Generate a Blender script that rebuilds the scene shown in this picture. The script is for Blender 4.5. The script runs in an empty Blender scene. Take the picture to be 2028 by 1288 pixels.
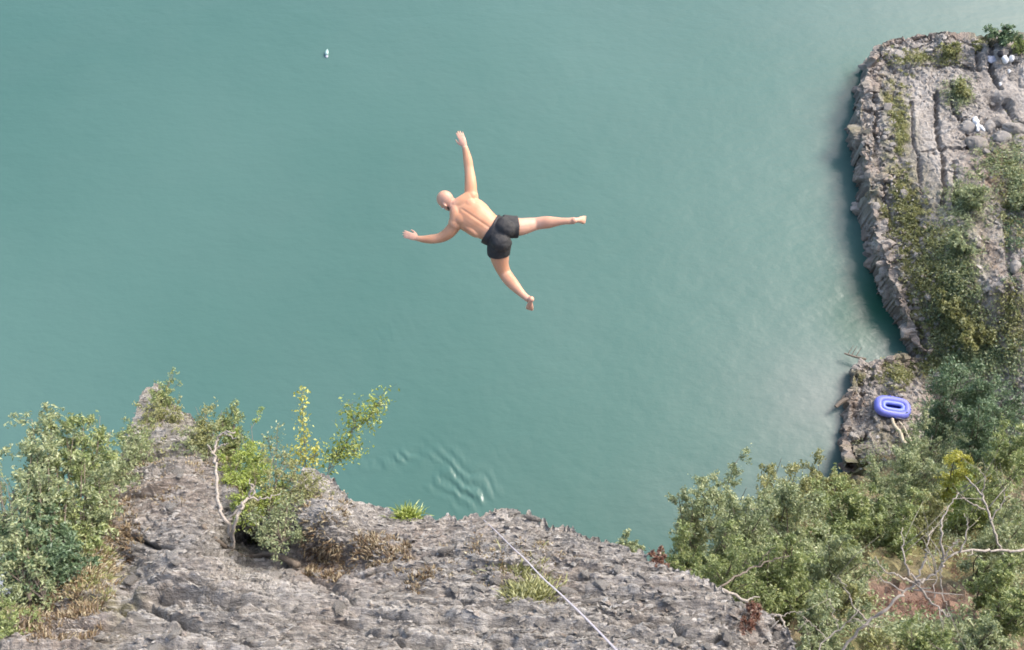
import bpy, math, random
import numpy as np
from mathutils import Vector

random.seed(7)
RS = np.random.RandomState(7)
S = bpy.context.scene
COL = S.collection
R = math.radians

# ------------------------------------------------------------------ camera
H = 30.0
PITCH = 60.0
FP = 1769.0
cam_d = bpy.data.cameras.new('camera')
cam = bpy.data.objects.new('camera', cam_d)
COL.objects.link(cam)
cam.location = (0, 0, H)
cam.rotation_euler = (R(90 - PITCH), 0, 0)
cam_d.sensor_width = 36
cam_d.lens = 36 * FP / 2028
cam_d.clip_start = 0.1
cam_d.clip_end = 6000
S.camera = cam

# ------------------------------------------------------------------ light
SUN_EL, SUN_AZ = 46.0, 58.0          # azimuth from +Y towards +X
w = bpy.data.worlds.new('World'); S.world = w; w.use_nodes = True
wt = w.node_tree
for n in list(wt.nodes): wt.nodes.remove(n)
sky = wt.nodes.new('ShaderNodeTexSky'); sky.sky_type = 'NISHITA'; sky.sun_disc = False
sky.sun_elevation = R(SUN_EL); sky.sun_rotation = R(SUN_AZ)
sky.air_density = 1.0; sky.dust_density = 4.0; sky.ozone_density = 1.0
bg = wt.nodes.new('ShaderNodeBackground'); bg.inputs['Strength'].default_value = 0.15
wo = wt.nodes.new('ShaderNodeOutputWorld')
wt.links.new(sky.outputs[0], bg.inputs[0]); wt.links.new(bg.outputs[0], wo.inputs[0])
sd = bpy.data.lights.new('sun', 'SUN'); sd.energy = 1.0; sd.angle = R(18); sd.color = (1, .965, .91)
so = bpy.data.objects.new('sun', sd); COL.objects.link(so)
tosun = Vector((math.sin(R(SUN_AZ)) * math.cos(R(SUN_EL)), math.cos(R(SUN_AZ)) * math.cos(R(SUN_EL)), math.sin(R(SUN_EL))))
so.rotation_euler = tosun.to_track_quat('Z', 'Y').to_euler()
so.location = (30, 20, 60)
S.view_settings.view_transform = 'Standard'
S.view_settings.look = 'None'
S.view_settings.gamma = 1
S.view_settings.use_curve_mapping = False
S.view_settings.exposure = 1.5
S.render.engine = 'CYCLES'
S.cycles.filter_width = 1.75

# ------------------------------------------------------------------ maths helpers
CP, SP = math.cos(R(PITCH)), math.sin(R(PITCH))
FWD = np.array([0, CP, -SP]); UP = np.array([0, SP, CP]); RT = np.array([1., 0, 0])
CAM = np.array([0, 0, H])
def ray(px, py):
    return FWD + (px - 1014) / FP * RT + (644 - py) / FP * UP
def at(px, py, depth): return CAM + ray(px, py) * depth
def onz(px, py, z):
    d = ray(px, py); return CAM + d * ((z - H) / d[2])

def hsh(ix, iy, iz, s):
    h = (ix.astype(np.int64) * 374761393 + iy.astype(np.int64) * 668265263 + iz.astype(np.int64) * 2147483647 % 4294967291 + iz.astype(np.int64) * 1274126177 + s * 974711) & 0xFFFFFFFF
    h = ((h ^ (h >> 13)) * 1274126177) & 0xFFFFFFFF
    h = ((h ^ (h >> 16)) * 2246822519) & 0xFFFFFFFF
    h = h ^ (h >> 15)
    return (h & 0xFFFFFF) / float(0x1000000)
def vnoise(p, s=0):
    f = np.floor(p); i = f.astype(np.int64); t = p - f; t = t * t * (3 - 2 * t)
    r = 0
    for a in (0, 1):
        wx = t[:, 0] if a else 1 - t[:, 0]
        for b in (0, 1):
            wy = t[:, 1] if b else 1 - t[:, 1]
            for c in (0, 1):
                wz = t[:, 2] if c else 1 - t[:, 2]
                r = r + wx * wy * wz * hsh(i[:, 0] + a, i[:, 1] + b, i[:, 2] + c, s)
    return r * 2 - 1
def fbm(p, s=0, o=4, g=.5):
    r = 0; a = 1; n = 0
    for k in range(o):
        r = r + a * vnoise(p * 2 ** k + k * 17.3, s + k); n += a; a *= g
    return r / n
def worley(p, s=0):
    f = np.floor(p).astype(np.int64)
    n = len(p); F1 = np.full(n, 9.); F2 = np.full(n, 9.); ID = np.zeros((n, 3), np.int64); OFF = np.zeros((n, 3))
    for a in (-1, 0, 1):
        for b in (-1, 0, 1):
            for c in (-1, 0, 1):
                q = f + np.array([a, b, c])
                pt = q + np.stack([hsh(q[:, 0], q[:, 1], q[:, 2], s + k) for k in (1, 2, 3)], 1)
                o = p - pt; d = np.sqrt((o * o).sum(1))
                m = d < F1
                F2 = np.where(m, F1, np.minimum(F2, d))
                F1 = np.where(m, d, F1); ID[m] = q[m]; OFF[m] = o[m]
    return F1, F2, ID, OFF
def facet(p, cell, s, tilt=.9, crack=.5, cw=.12, sm=.16):
    """blocky displacement: each cell a tilted flat facet of its own height, cracks between"""
    cell = np.array(cell)
    F1, F2, ID, OFF = worley(p / cell, s)
    r = [hsh(ID[:, 0], ID[:, 1], ID[:, 2], s + 20 + k) - .5 for k in range(4)]
    d = r[0] + tilt * (r[1] * OFF[:, 0] + r[2] * OFF[:, 1] + r[3] * OFF[:, 2]) * 2
    return d * sstep(0, max(sm, cw * 1.6), F2 - F1) - crack * np.exp(-((F2 - F1) / cw) ** 2), r[0] + .5
def sstep(a, b, x):
    t = np.clip((x - a) / (b - a), 0, 1); return t * t * (3 - 2 * t)

# ------------------------------------------------------------------ object helpers
def link(name, me, mat=None, parent=None):
    o = bpy.data.objects.new(name, me); COL.objects.link(o)
    if mat is not None and me is not None and not me.materials: me.materials.append(mat)
    if parent is not None: o.parent = parent
    return o
def tag(o, label=None, cat=None, group=None, kind=None):
    if label: o['label'] = label
    if cat: o['category'] = cat
    if group: o['group'] = group
    if kind: o['kind'] = kind
    return o
def empty(name, loc=(0, 0, 0)):
    o = bpy.data.objects.new(name, None); COL.objects.link(o); o.location = loc; o.empty_display_size = .2
    return o
def npmesh(name, V, F, smooth=False, attrs=None, fattrs=None):
    """F : (n,k) int array, k = 3 or 4, or list of such arrays"""
    if not isinstance(F, list): F = [F]
    me = bpy.data.meshes.new(name)
    V = np.asarray(V, np.float32)
    me.vertices.add(len(V)); me.vertices.foreach_set('co', V.ravel())
    loops = np.concatenate([f.ravel() for f in F]).astype(np.int32)
    tot = np.concatenate([np.full(len(f), f.shape[1], np.int32) for f in F])
    st = np.concatenate([[0], np.cumsum(tot)[:-1]]).astype(np.int32)
    me.loops.add(len(loops)); me.loops.foreach_set('vertex_index', loops)
    me.polygons.add(len(tot)); me.polygons.foreach_set('loop_start', st); me.polygons.foreach_set('loop_total', tot)
    me.polygons.foreach_set('use_smooth', np.full(len(tot), smooth, bool))
    for k, a in (attrs or {}).items():
        at_ = me.attributes.new(k, 'FLOAT', 'POINT'); at_.data.foreach_set('value', np.asarray(a, np.float32))
    for k, a in (fattrs or {}).items():
        at_ = me.attributes.new(k, 'FLOAT', 'FACE'); at_.data.foreach_set('value', np.asarray(a, np.float32))
    me.update(calc_edges=True); me.validate()
    return me
def gridfaces(nr, nc):
    i = np.arange(nr * nc).reshape(nr, nc)
    return np.stack([i[:-1, :-1].ravel(), i[:-1, 1:].ravel(), i[1:, 1:].ravel(), i[1:, :-1].ravel()], 1)
def gridnormals(P):
    du = np.gradient(P, axis=1); dv = np.gradient(P, axis=0)
    n = np.cross(du, dv); return n / (np.linalg.norm(n, axis=2, keepdims=True) + 1e-9)
def crom(pts, n):
    pts = [np.array(p, float) for p in pts]
    if len(pts) < 3: 
        return [pts[0] + (pts[-1] - pts[0]) * k / n for k in range(n + 1)]
    P = [2 * pts[0] - pts[1]] + pts + [2 * pts[-1] - pts[-2]]
    out = []
    for i in range(1, len(P) - 2):
        for k in range(n):
            t = k / n
            out.append(.5 * ((2 * P[i]) + (-P[i - 1] + P[i + 1]) * t + (2 * P[i - 1] - 5 * P[i] + 4 * P[i + 1] - P[i + 2]) * t * t + (-P[i - 1] + 3 * P[i] - 3 * P[i + 1] + P[i + 2]) * t ** 3))
    out.append(P[-2]); return out
class Geo:
    def __init__(s): s.V = []; s.F = {3: [], 4: []}; s.n = 0; s.A = {3: [], 4: []}
    def add(s, V, F, a=0.):
        V = np.asarray(V, float); F = np.asarray(F, int)
        s.V.append(V); s.F[F.shape[1]].append(F + s.n); s.A[F.shape[1]].append(np.broadcast_to(a, len(F)).astype(float)); s.n += len(V)
    def tube(s, pts, radii, k=5, a=0., sv=None, cap=True):
        """radii: scalar per point, or (side, depth) pairs with sv = the view axis of the section"""
        pts = np.array(pts, float); n = len(pts)
        T = np.gradient(pts, axis=0); T /= np.linalg.norm(T, axis=1, keepdims=True) + 1e-9
        ref = np.array(sv if sv is not None else (0.3, 0.2, 1.)) 
        A = np.cross(T, ref); l = np.linalg.norm(A, axis=1, keepdims=True)
        A = np.where(l < 1e-3, np.array([1., 0, 0]), A / (l + 1e-9)); B = np.cross(A, T)
        r = np.array(radii, float)
        if r.ndim == 1: r = np.stack([r, r], 1)
        th = np.arange(k) / k * 2 * math.pi
        V = pts[:, None] + A[:, None] * (np.cos(th)[None, :, None] * r[:, 0][:, None, None]) + B[:, None] * (np.sin(th)[None, :, None] * r[:, 1][:, None, None])
        V = V.reshape(-1, 3)
        i = np.arange(n * k).reshape(n, k); j = np.roll(i, -1, 1)
        F = np.stack([i[:-1].ravel(), j[:-1].ravel(), j[1:].ravel(), i[1:].ravel()], 1)
        if cap:
            c0, c1 = len(V), len(V) + 1
            V = np.vstack([V, pts[0], pts[-1]])
            F3 = np.vstack([np.stack([np.full(k, c0), j[0], i[0]], 1), np.stack([np.full(k, c1), i[-1], j[-1]], 1)])
            s.add(V, F, a); s.F[3].append(F3 + s.n - len(V)); s.A[3].append(np.full(len(F3), float(a)))
        else: s.add(V, F, a)
    def ell(s, c, ax, nu=20, nv=12):
        """ellipsoid, ax = three axis vectors"""
        ax = np.array(ax, float); V = []; 
        for v in range(nv + 1):
            ph = math.pi * v / nv
            for u in range(nu):
                t = 2 * math.pi * u / nu
                V.append(np.array(c) + ax[0] * math.sin(ph) * math.cos(t) + ax[1] * math.sin(ph) * math.sin(t) + ax[2] * math.cos(ph))
        i = np.arange((nv + 1) * nu).reshape(nv + 1, nu); j = np.roll(i, -1, 1)
        s.add(V, np.stack([i[:-1].ravel(), i[1:].ravel(), j[1:].ravel(), j[:-1].ravel()], 1))
    def mesh(s, name, smooth=False):
        Fs = [np.vstack(s.F[k]) for k in (3, 4) if s.F[k]]; A = np.concatenate([np.concatenate(s.A[k]) for k in (3, 4) if s.F[k]])
        return npmesh(name, np.vstack(s.V), Fs, smooth, fattrs={'rnd': A})

# ------------------------------------------------------------------ materials
def mat(name):
    m = bpy.data.materials.new(name); m.use_nodes = True
    nt = m.node_tree; b = nt.nodes['Principled BSDF']
    return m, nt, b
def node(nt, t, **k):
    n = nt.nodes.new('ShaderNode' + t)
    for a, v in k.items():
        if a in n.inputs: n.inputs[a].default_value = v
        else: setattr(n, a, v)
    return n
def ramp(nt, fac, stops):
    r = nt.nodes.new('ShaderNodeValToRGB')
    e = r.color_ramp.elements
    while len(e) < len(stops): e.new(.5)
    for i, (p, c) in enumerate(stops):
        e[i].position = p; e[i].color = (*c, 1) if len(c) == 3 else c
    nt.links.new(fac, r.inputs[0]); return r.outputs[0]
def mix(nt, fac, a, b, mode='MIX'):
    m = nt.nodes.new('ShaderNodeMix'); m.data_type = 'RGBA'; m.blend_type = mode
    for s, v in ((m.inputs[0], fac), (m.inputs[6], a), (m.inputs[7], b)):
        if isinstance(v, (int, float)): s.default_value = v
        elif isinstance(v, tuple): s.default_value = (*v, 1)
        else: nt.links.new(v, s)
    return m.outputs[2]
def attr(nt, name):
    n = nt.nodes.new('ShaderNodeAttribute'); n.attribute_name = name; return n.outputs['Fac']
def noise(nt, scale, detail=5, rough=.6, coord=None, stretch=None):
    tc = nt.nodes.new('ShaderNodeTexCoord'); n = nt.nodes.new('ShaderNodeTexNoise')
    n.inputs['Scale'].default_value = scale; n.inputs['Detail'].default_value = detail; n.inputs['Roughness'].default_value = rough
    src = tc.outputs['Object']
    if stretch:
        mp = nt.nodes.new('ShaderNodeMapping'); mp.inputs['Scale'].default_value = stretch; nt.links.new(src, mp.inputs[0]); src = mp.outputs[0]
    nt.links.new(src, n.inputs['Vector']); return n.outputs['Fac']
def maprange(nt, v, a, b, c=0., d=1.):
    n = nt.nodes.new('ShaderNodeMapRange'); nt.links.new(v, n.inputs[0])
    for i, x in zip((1, 2, 3, 4), (a, b, c, d)): n.inputs[i].default_value = x
    return n.outputs[0]
def bump(nt, b, h, strength, dist):
    n = nt.nodes.new('ShaderNodeBump'); n.inputs['Strength'].default_value = strength; n.inputs['Distance'].default_value = dist
    nt.links.new(h, n.inputs['Height']); nt.links.new(n.outputs[0], b.inputs['Normal'])

def rock_mat(name, lo, mid, hi, s=1., warm=(.30, .22, .16), lam=False):
    m, nt, b = mat(name)
    n1 = noise(nt, 1.3 * s, 6, .65); n2 = noise(nt, 14 * s, 5, .7); n3 = noise(nt, 55 * s, 3, .6)
    c = ramp(nt, n2, [(.28, lo), (.5, mid), (.72, hi)])
    c = mix(nt, maprange(nt, n1, .45, .75), c, warm, 'MIX'); nt.nodes[-1].name = 'x'
    c2 = mix(nt, maprange(nt, n3, .3, .7, 0, .5), c, hi)
    c2 = mix(nt, maprange(nt, n3, .62, .75, 0, .6), c2, (.62, .60, .57))
    # per block tone (each block its own shade), lichen and moss, soil
    c3 = mix(nt, .62, c2, ramp(nt, attr(nt, 'tone'), [(0, tuple(.45 * x for x in mid)), (.45, mid), (.8, hi), (1, tuple(1.25 * x for x in hi))]))
    soil = ramp(nt, noise(nt, 22 * s, 4), [(.3, (.17, .115, .08)), (.7, (.31, .225, .165))])
    c4 = mix(nt, attr(nt, 'soil'), c3, soil)
    moss = ramp(nt, noise(nt, 9 * s, 5, .7), [(.3, (.045, .055, .018)), (.5, (.13, .125, .04)), (.7, (.26, .25, .10))])
    c5 = mix(nt, attr(nt, 'moss'), c4, moss)
    c5 = mix(nt, attr(nt, 'red'), c5, ramp(nt, noise(nt, 8 * s, 4), [(.3, (.15, .085, .06)), (.7, (.27, .175, .13))]))
    nt.links.new(c5, b.inputs['Base Color']); b.inputs['Roughness'].default_value = .92
    b.inputs['Specular IOR Level'].default_value = .2
    ad = nt.nodes.new('ShaderNodeMath'); ad.operation = 'ADD'; nt.links.new(n2, ad.inputs[0]); nt.links.new(n3, ad.inputs[1])
    if lam:      # thin bedding laminae, light and dark, running down to the right
        tc = node(nt, 'TexCoord'); mp = node(nt, 'Mapping'); mp.inputs['Rotation'].default_value = (0, R(-14), 0); mp.inputs['Scale'].default_value = (5, 26, 26)
        nl = node(nt, 'TexNoise'); nl.inputs['Scale'].default_value = 1.; nl.inputs['Detail'].default_value = 5; nl.inputs['Roughness'].default_value = .7
        nt.links.new(tc.outputs['Object'], mp.inputs[0]); nt.links.new(mp.outputs[0], nl.inputs['Vector']); lf_ = nl.outputs['Fac']
        c6 = mix(nt, maprange(nt, lf_, .37, .48, .7, 0), c5, tuple(.38 * v for v in mid)); c6 = mix(nt, maprange(nt, lf_, .54, .68, 0, .7), c6, tuple(1.35 * v for v in hi))
        nt.links.new(c6, b.inputs['Base Color'])
        a2 = nt.nodes.new('ShaderNodeMath'); a2.operation = 'MULTIPLY_ADD'; nt.links.new(lf_, a2.inputs[0]); a2.inputs[1].default_value = 2.5; nt.links.new(ad.outputs[0], a2.inputs[2]); ad = a2
    bump(nt, b, ad.outputs[0], .9, .03 / s)
    return m
M = {}
M['rock'] = rock_mat('cliff_rock', (.105, .095, .082), (.245, .228, .205), (.395, .375, .345), 1.6, (.22, .18, .145), True)
M['rock_far'] = rock_mat('shore_rock', (.14, .125, .105), (.30, .27, .235), (.44, .41, .37), .55, (.24, .195, .15))

def leaf_mat(name, cols, trans=.42):
    m, nt, b = mat(name)
    for n in list(nt.nodes):
        if n.type != 'OUTPUT_MATERIAL': nt.nodes.remove(n)
    out = [n for n in nt.nodes if n.type == 'OUTPUT_MATERIAL'][0]
    c = ramp(nt, attr(nt, 'rnd'), [(i / (len(cols) - 1), x) for i, x in enumerate(cols)])
    d = node(nt, 'BsdfDiffuse'); t = node(nt, 'BsdfTranslucent'); g = node(nt, 'BsdfGlossy')
    g.inputs['Roughness'].default_value = .45; g.inputs['Color'].default_value = (.7, .75, .7, 1)
    ms = node(nt, 'MixShader'); ms.inputs[0].default_value = trans
    m2 = node(nt, 'MixShader'); m2.inputs[0].default_value = .07
    L = nt.links.new
    L(c, d.inputs[0]); L(c, t.inputs[0]); L(d.outputs[0], ms.inputs[1]); L(t.outputs[0], ms.inputs[2])
    L(ms.outputs[0], m2.inputs[1]); L(g.outputs[0], m2.inputs[2]); L(m2.outputs[0], out.inputs[0])
    return m
LM = {
 'green': leaf_mat('leaf_green', [(0.108, 0.140, 0.050), (0.195, 0.248, 0.083), (0.312, 0.365, 0.132), (0.488, 0.497, 0.215)]),
 'sage': leaf_mat('leaf_sage', [(0.134, 0.178, 0.087), (0.230, 0.277, 0.134), (0.346, 0.384, 0.189), (0.538, 0.554, 0.315)]),
 'dark': leaf_mat('leaf_dark', [(0.055, 0.101, 0.047), (0.109, 0.173, 0.084), (0.164, 0.243, 0.121), (0.284, 0.365, 0.206)]),
 'olive': leaf_mat('leaf_olive', [(0.132, 0.140, 0.050), (0.232, 0.240, 0.083), (0.347, 0.347, 0.132), (0.530, 0.513, 0.248)]),
 'lime': leaf_mat('leaf_lime', [(0.160, 0.208, 0.033), (0.262, 0.332, 0.053), (0.377, 0.443, 0.092), (0.522, 0.554, 0.172)]),
 'yellow': leaf_mat('leaf_yellow', [(0.304, 0.304, 0.048), (0.486, 0.471, 0.072), (0.600, 0.576, 0.108), (0.600, 0.600, 0.192)]),
 'rust': leaf_mat('leaf_rust', [(0.115, 0.046, 0.033), (0.192, 0.080, 0.053), (0.250, 0.125, 0.079), (0.288, 0.205, 0.132)]),
 'dry': leaf_mat('dry_grass', [(0.143, 0.086, 0.044), (0.246, 0.173, 0.086), (0.349, 0.281, 0.162), (0.472, 0.411, 0.271)], .2),
 'brown': leaf_mat('brown_grass', [(0.102, 0.063, 0.036), (0.173, 0.114, 0.066), (0.265, 0.194, 0.108), (0.367, 0.308, 0.192)], .2),
}
def wood_mat(name, a, b_):
    m, nt, b = mat(name)
    n = noise(nt, 30, 5, .7, stretch=(1, 1, .3))
    nt.links.new(ramp(nt, n, [(.3, a), (.7, b_)]), b.inputs['Base Color']); b.inputs['Roughness'].default_value = .9
    bump(nt, b, n, .6, .01); return m
M['bark'] = wood_mat('bark', (.10, .08, .06), (.20, .165, .13))
M['deadwood'] = wood_mat('dead_wood', (.20, .17, .14), (.38, .34, .29))
M['palewood'] = wood_mat('pale_wood', (.36, .30, .20), (.58, .51, .38))

# ------------------------------------------------------------------ water
m, nt, b = mat('water')
tc = node(nt, 'TexCoord')
big = noise(nt, .045, 3, .5); med = noise(nt, .16, 4, .55)
base = mix(nt, maprange(nt, big, .35, .65), (.051, .117, .099), (.071, .140, .120))
base = mix(nt, maprange(nt, med, .45, .75, 0, .35), base, (.072, .130, .114))
sheen = attr(nt, 'silt_sheen')          # silt plume on the right, plus pale sky and cliff reflection painted in
base = mix(nt, sheen, base, (.130, .163, .150))
base = mix(nt, attr(nt, 'dark_reflect'), base, (.020, .078, .052))
nt.links.new(base, b.inputs['Base Color'])
b.inputs['IOR'].default_value = 1.33; b.inputs['Roughness'].default_value = .22
rn = noise(nt, 2.2, 3, .5, stretch=(1, 1.6, 1))
rn2 = noise(nt, .5, 2, .5)
bm_ = node(nt, 'Bump'); bm_.inputs['Strength'].default_value = .2; bm_.inputs['Distance'].default_value = .08
mm = node(nt, 'Math', operation='ADD'); nt.links.new(rn, mm.inputs[0]); nt.links.new(rn2, mm.inputs[1])
wv = node(nt, 'TexWave'); wv.inputs['Scale'].default_value = 1.05; wv.inputs['Distortion'].default_value = 11; wv.inputs['Detail'].default_value = 3; wv.inputs['Detail Scale'].default_value = .7
mp = node(nt, 'Mapping'); mp.inputs['Rotation'].default_value = (0, 0, R(115)); mp.inputs['Scale'].default_value = (1.1, .5, 1)
nt.links.new(node(nt, 'TexCoord').outputs['Object'], mp.inputs[0]); nt.links.new(mp.outputs[0], wv.inputs['Vector'])
wm = node(nt, 'Math', operation='MULTIPLY'); nt.links.new(wv.outputs['Fac'], wm.inputs[0]); nt.links.new(attr(nt, 'ripple'), wm.inputs[1])
b2_ = node(nt, 'Bump'); b2_.inputs['Strength'].default_value = 1; b2_.inputs['Distance'].default_value = .055
nt.links.new(mm.outputs[0], bm_.inputs['Height']); nt.links.new(wm.outputs[0], b2_.inputs['Height']); nt.links.new(bm_.outputs[0], b2_.inputs['Normal']); nt.links.new(b2_.outputs[0], b.inputs['Normal'])
M['water'] = m

# fine middle sheet with real wavelets, coarse sheet beyond (one mesh)
nx, ny = 620, 560
gx = np.linspace(-30, 32, nx); gy = np.linspace(-6, 50, ny)
gx[0] = -1500; gx[-1] = 1500; gy[0] = -1500; gy[-1] = 3000
X, Y = np.meshgrid(gx, gy)
P3 = np.stack([X.ravel(), Y.ravel(), np.zeros(X.size)], 1)
def blob(px, py, rx, ry, z=0.):
    c = onz(px, py, z); a = onz(px + rx, py, z); d = onz(px, py + ry, z)
    ex, ey = abs(a[0] - c[0]), abs(d[1] - c[1])
    return lambda x, y: np.exp(-(((x - c[0]) / ex) ** 2 + ((y - c[1]) / ey) ** 2))
xs, ys = P3[:, 0], P3[:, 1]
z = .012 * fbm(P3 * np.array([.9, 1.3, 1]), 3, 3)
pr = blob(840, 925, 90, 42)(xs, ys) + .9 * blob(935, 985, 42, 34)(xs, ys)
c0 = onz(985, 1040, 0)
dd = np.hypot(xs - c0[0], ys - c0[1])
z += pr * (.015 * np.sin(dd * 7.5 + 1.5 * fbm(P3 * .8, 5, 2)) * sstep(-.2, .3, fbm(P3 * np.array([.8, 1.4, 1]), 8, 3)))
pr2 = .7 * blob(1702, 575, 30, 60)(xs, ys) + .35 * blob(1700, 690, 50, 22)(xs, ys)
z += pr2 * (.007 * np.sin(xs * 6 + ys * 4 + 2 * fbm(P3 * .9, 6, 2)) * sstep(-.1, .3, fbm(P3 * 1.1, 9, 3)))
pr3 = blob(760, 660, 70, 30)(xs, ys) + .6 * blob(1620, 620, 60, 40)(xs, ys)
z += pr3 * .008 * np.sin(xs * 3 - ys * 5 + 2 * fbm(P3 * .7, 2, 2))
silt_sheen = .75 * blob(1650, 800, 170, 170)(xs, ys) + .18 * blob(1660, 330, 60, 190)(xs, ys) + .35 * blob(1950, 20, 330, 90)(xs, ys) + .3 * blob(1450, 1020, 200, 100)(xs, ys)
silt_sheen = silt_sheen * (1 + .35 * fbm(P3 * .35, 4, 3))
dark_reflect = 1.0 * blob(1745, 605, 85, 80)(xs, ys) + .6 * blob(1750, 470, 26, 90)(xs, ys) + .35 * blob(1700, 660, 50, 50)(xs, ys) + .7 * blob(1690, 165, 16, 30)(xs, ys)  # headland's dark reflection and shade painted into the water colour
dark_reflect = dark_reflect * (1 + .3 * fbm(P3 * .8, 14, 3))
P3[:, 2] = z
ripple = np.clip(.006 * sstep(.0, .5, fbm(P3 * .18, 12, 3)) + pr * sstep(-.15, .3, fbm(P3 * np.array([.55, 1.2, 1]), 8, 3)) + .25 * pr2 * sstep(-.1, .3, fbm(P3 * 1.1, 9, 3)) + .05 * pr3, 0, 1)
me = npmesh('water', P3, gridfaces(ny, nx), True, attrs={'ripple': ripple, 'silt_sheen': np.clip(silt_sheen, 0, 1), 'dark_reflect': np.clip(dark_reflect, 0, 1)})
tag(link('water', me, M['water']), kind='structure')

# ------------------------------------------------------------------ near cliff
OUT = [(-400, 1330), (-150, 1240), (0, 1195), (60, 1150), (130, 1135), (180, 1060), (215, 960), (240, 900), (258, 850), (272, 800), (290, 768), (312, 765), (335, 800), (375, 830), (392, 850),
       (405, 900), (440, 930), (470, 975), (492, 1040), (530, 1050), (565, 1000), (596, 945), (640, 948), (672, 965), (690, 992), (760, 1008), (820, 1024), (900, 1026), (955, 1032), (985, 1017),
       (1030, 1018), (1070, 1036), (1130, 1050), (1200, 1078), (1300, 1122), (1380, 1150), (1450, 1180), (1480, 1205), (1530, 1222), (1562, 1250), (1580, 1330), (1640, 1500), (1700, 1560)]
ox = np.array([a for a, b in OUT]); oy = np.array([b for a, b in OUT])
LA, LB = 24.3, 1.1
def ledge_depth(px, py):
    d = ray(px, py); return (LA - H) / (d[2] + LB * d[1])
def on_ledge(px, py, lift=0.):
    return at(px, py, ledge_depth(px, py)) + np.array([0, .74, .67]) * lift
NC, NR, ND = 1000, 520, 7
PX = np.linspace(-380, 1690, NC); PT = np.interp(PX, ox, oy)
PT = PT + 6 * vnoise(np.stack([PX / 14, PX * 0, PX * 0], 1), 3) + 4 * vnoise(np.stack([PX / 5, PX * 0, PX * 0], 1), 4)
rowpy = np.concatenate([np.linspace(1720, 1330, 60)[:-1], np.linspace(1330, 745, NR - 59)])
PYr = np.broadcast_to(rowpy[:, None], (NR, NC)); PY = np.maximum(PYr, PT[None, :]); SL = PY - PYr
PXg = np.broadcast_to(PX, PY.shape)
d = FWD + ((PXg - 1014) / FP)[..., None] * RT + ((644 - PY) / FP)[..., None] * UP
# relief of the ledge: hollow at the dead trees, bulge on the spur
def gau(cx, cy, rx, ry): return np.exp(-(((PXg - cx) / rx) ** 2 + ((PY - cy) / ry) ** 2))
off = -.9 * gau(500, 1075, 55, 40) - .45 * gau(620, 1120, 120, 40) + .35 * gau(640, 1010, 70, 40) + .3 * gau(350, 950, 80, 90) - .6 * gau(20, 1200, 170, 90) - .35 * gau(250, 1130, 60, 60) \
    + .25 * gau(1010, 1080, 120, 40) - .5 * gau(1540, 1290, 90, 60)
dep = (LA + off - H) / (d[..., 2] + LB * d[..., 1])
P = CAM + d * dep[..., None]
N0 = gridnormals(P); N0 = N0 * np.sign(N0[NR // 2, NC // 2, 2])
up_ = np.array([0, .74, .67])
N0[SL > -1] = up_
SN = gridnormals(CAM + (FWD + ((PXg - 1014) / FP)[..., None] * RT + ((644 - PYr) / FP)[..., None] * UP) * dep[..., None]); SN *= np.sign(SN[NR // 2, NC // 2, 2])
N0 = np.where((SL > 0)[..., None], up_, SN)
E = P.copy()
t = np.minimum(SL / 420, .5) ** 1.5                   # beyond the rim the rock falls away to the water
P[..., 2] = E[..., 2] * (1 - t) - 2 * t; P[..., 1] = E[..., 1] + np.where(SL > 0, .03, 0) - .5 * t
D = np.empty((ND, NC, 3))
for k in range(ND):
    q_ = (k + 1) / ND; D[k] = P[-1]; D[k, :, 2] = P[-1, :, 2] * (1 - q_) - 2 * q_; D[k, :, 1] -= .3 * q_
P = np.concatenate([P, D], 0)
N = np.concatenate([N0, np.broadcast_to(up_, (ND, NC, 3))], 0)
sh = P.shape; Pf = P.reshape(-1, 3)
# strata axes on the slab: bedding runs down to the right
ca, sa = math.cos(R(-14)), math.sin(R(-14))
Q = np.stack([Pf[:, 0] * ca - Pf[:, 2] * sa, Pf[:, 1], Pf[:, 0] * sa + Pf[:, 2] * ca], 1)
Qw = Q + .12 * np.stack([fbm(Q * 1.5, 31, 3), fbm(Q * 1.5, 32, 3), fbm(Q * 1.5, 33, 3)], 1)
f1, t1 = facet(Qw, (1.5, .55, .34), 40, .8, .55, .07, .2)
f2, t2 = facet(Qw, (.36, .2, .16), 50, 1., .45, .14, .42)
f3, t3 = facet(Qw, (.11, .08, .05), 60, 1.1, .3, .2, .6)
lf = fbm(Pf * .9, 70, 3)
slabm = np.clip(sstep(1080, 1200, np.concatenate([PY, np.broadcast_to(PY[-1], (ND, NC))], 0).ravel()), 0, 1) * (1 - sstep(700, 1100, np.broadcast_to(PX, sh[:2]).ravel()) * .6)
disp = .10 * lf + .07 * f1 * (.5 + .7 * slabm) + .032 * f2 + .030 * f3 + .012 * fbm(Pf * 22, 71, 2)
# deep open bedding cracks on the slab
cr = np.abs(fbm(Q * np.array([.35, .9, 2.6]), 80, 4))
disp -= .22 * slabm * np.exp(-(cr / .018) ** 2) * sstep(-.2, .25, fbm(Q * np.array([.8, 1, 1.4]), 81, 2))
fade = np.concatenate([np.where((SL > 3), .3, np.where(PYr - PT < 4, .7, 1.)), np.full((ND, NC), .3)], 0)
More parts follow.
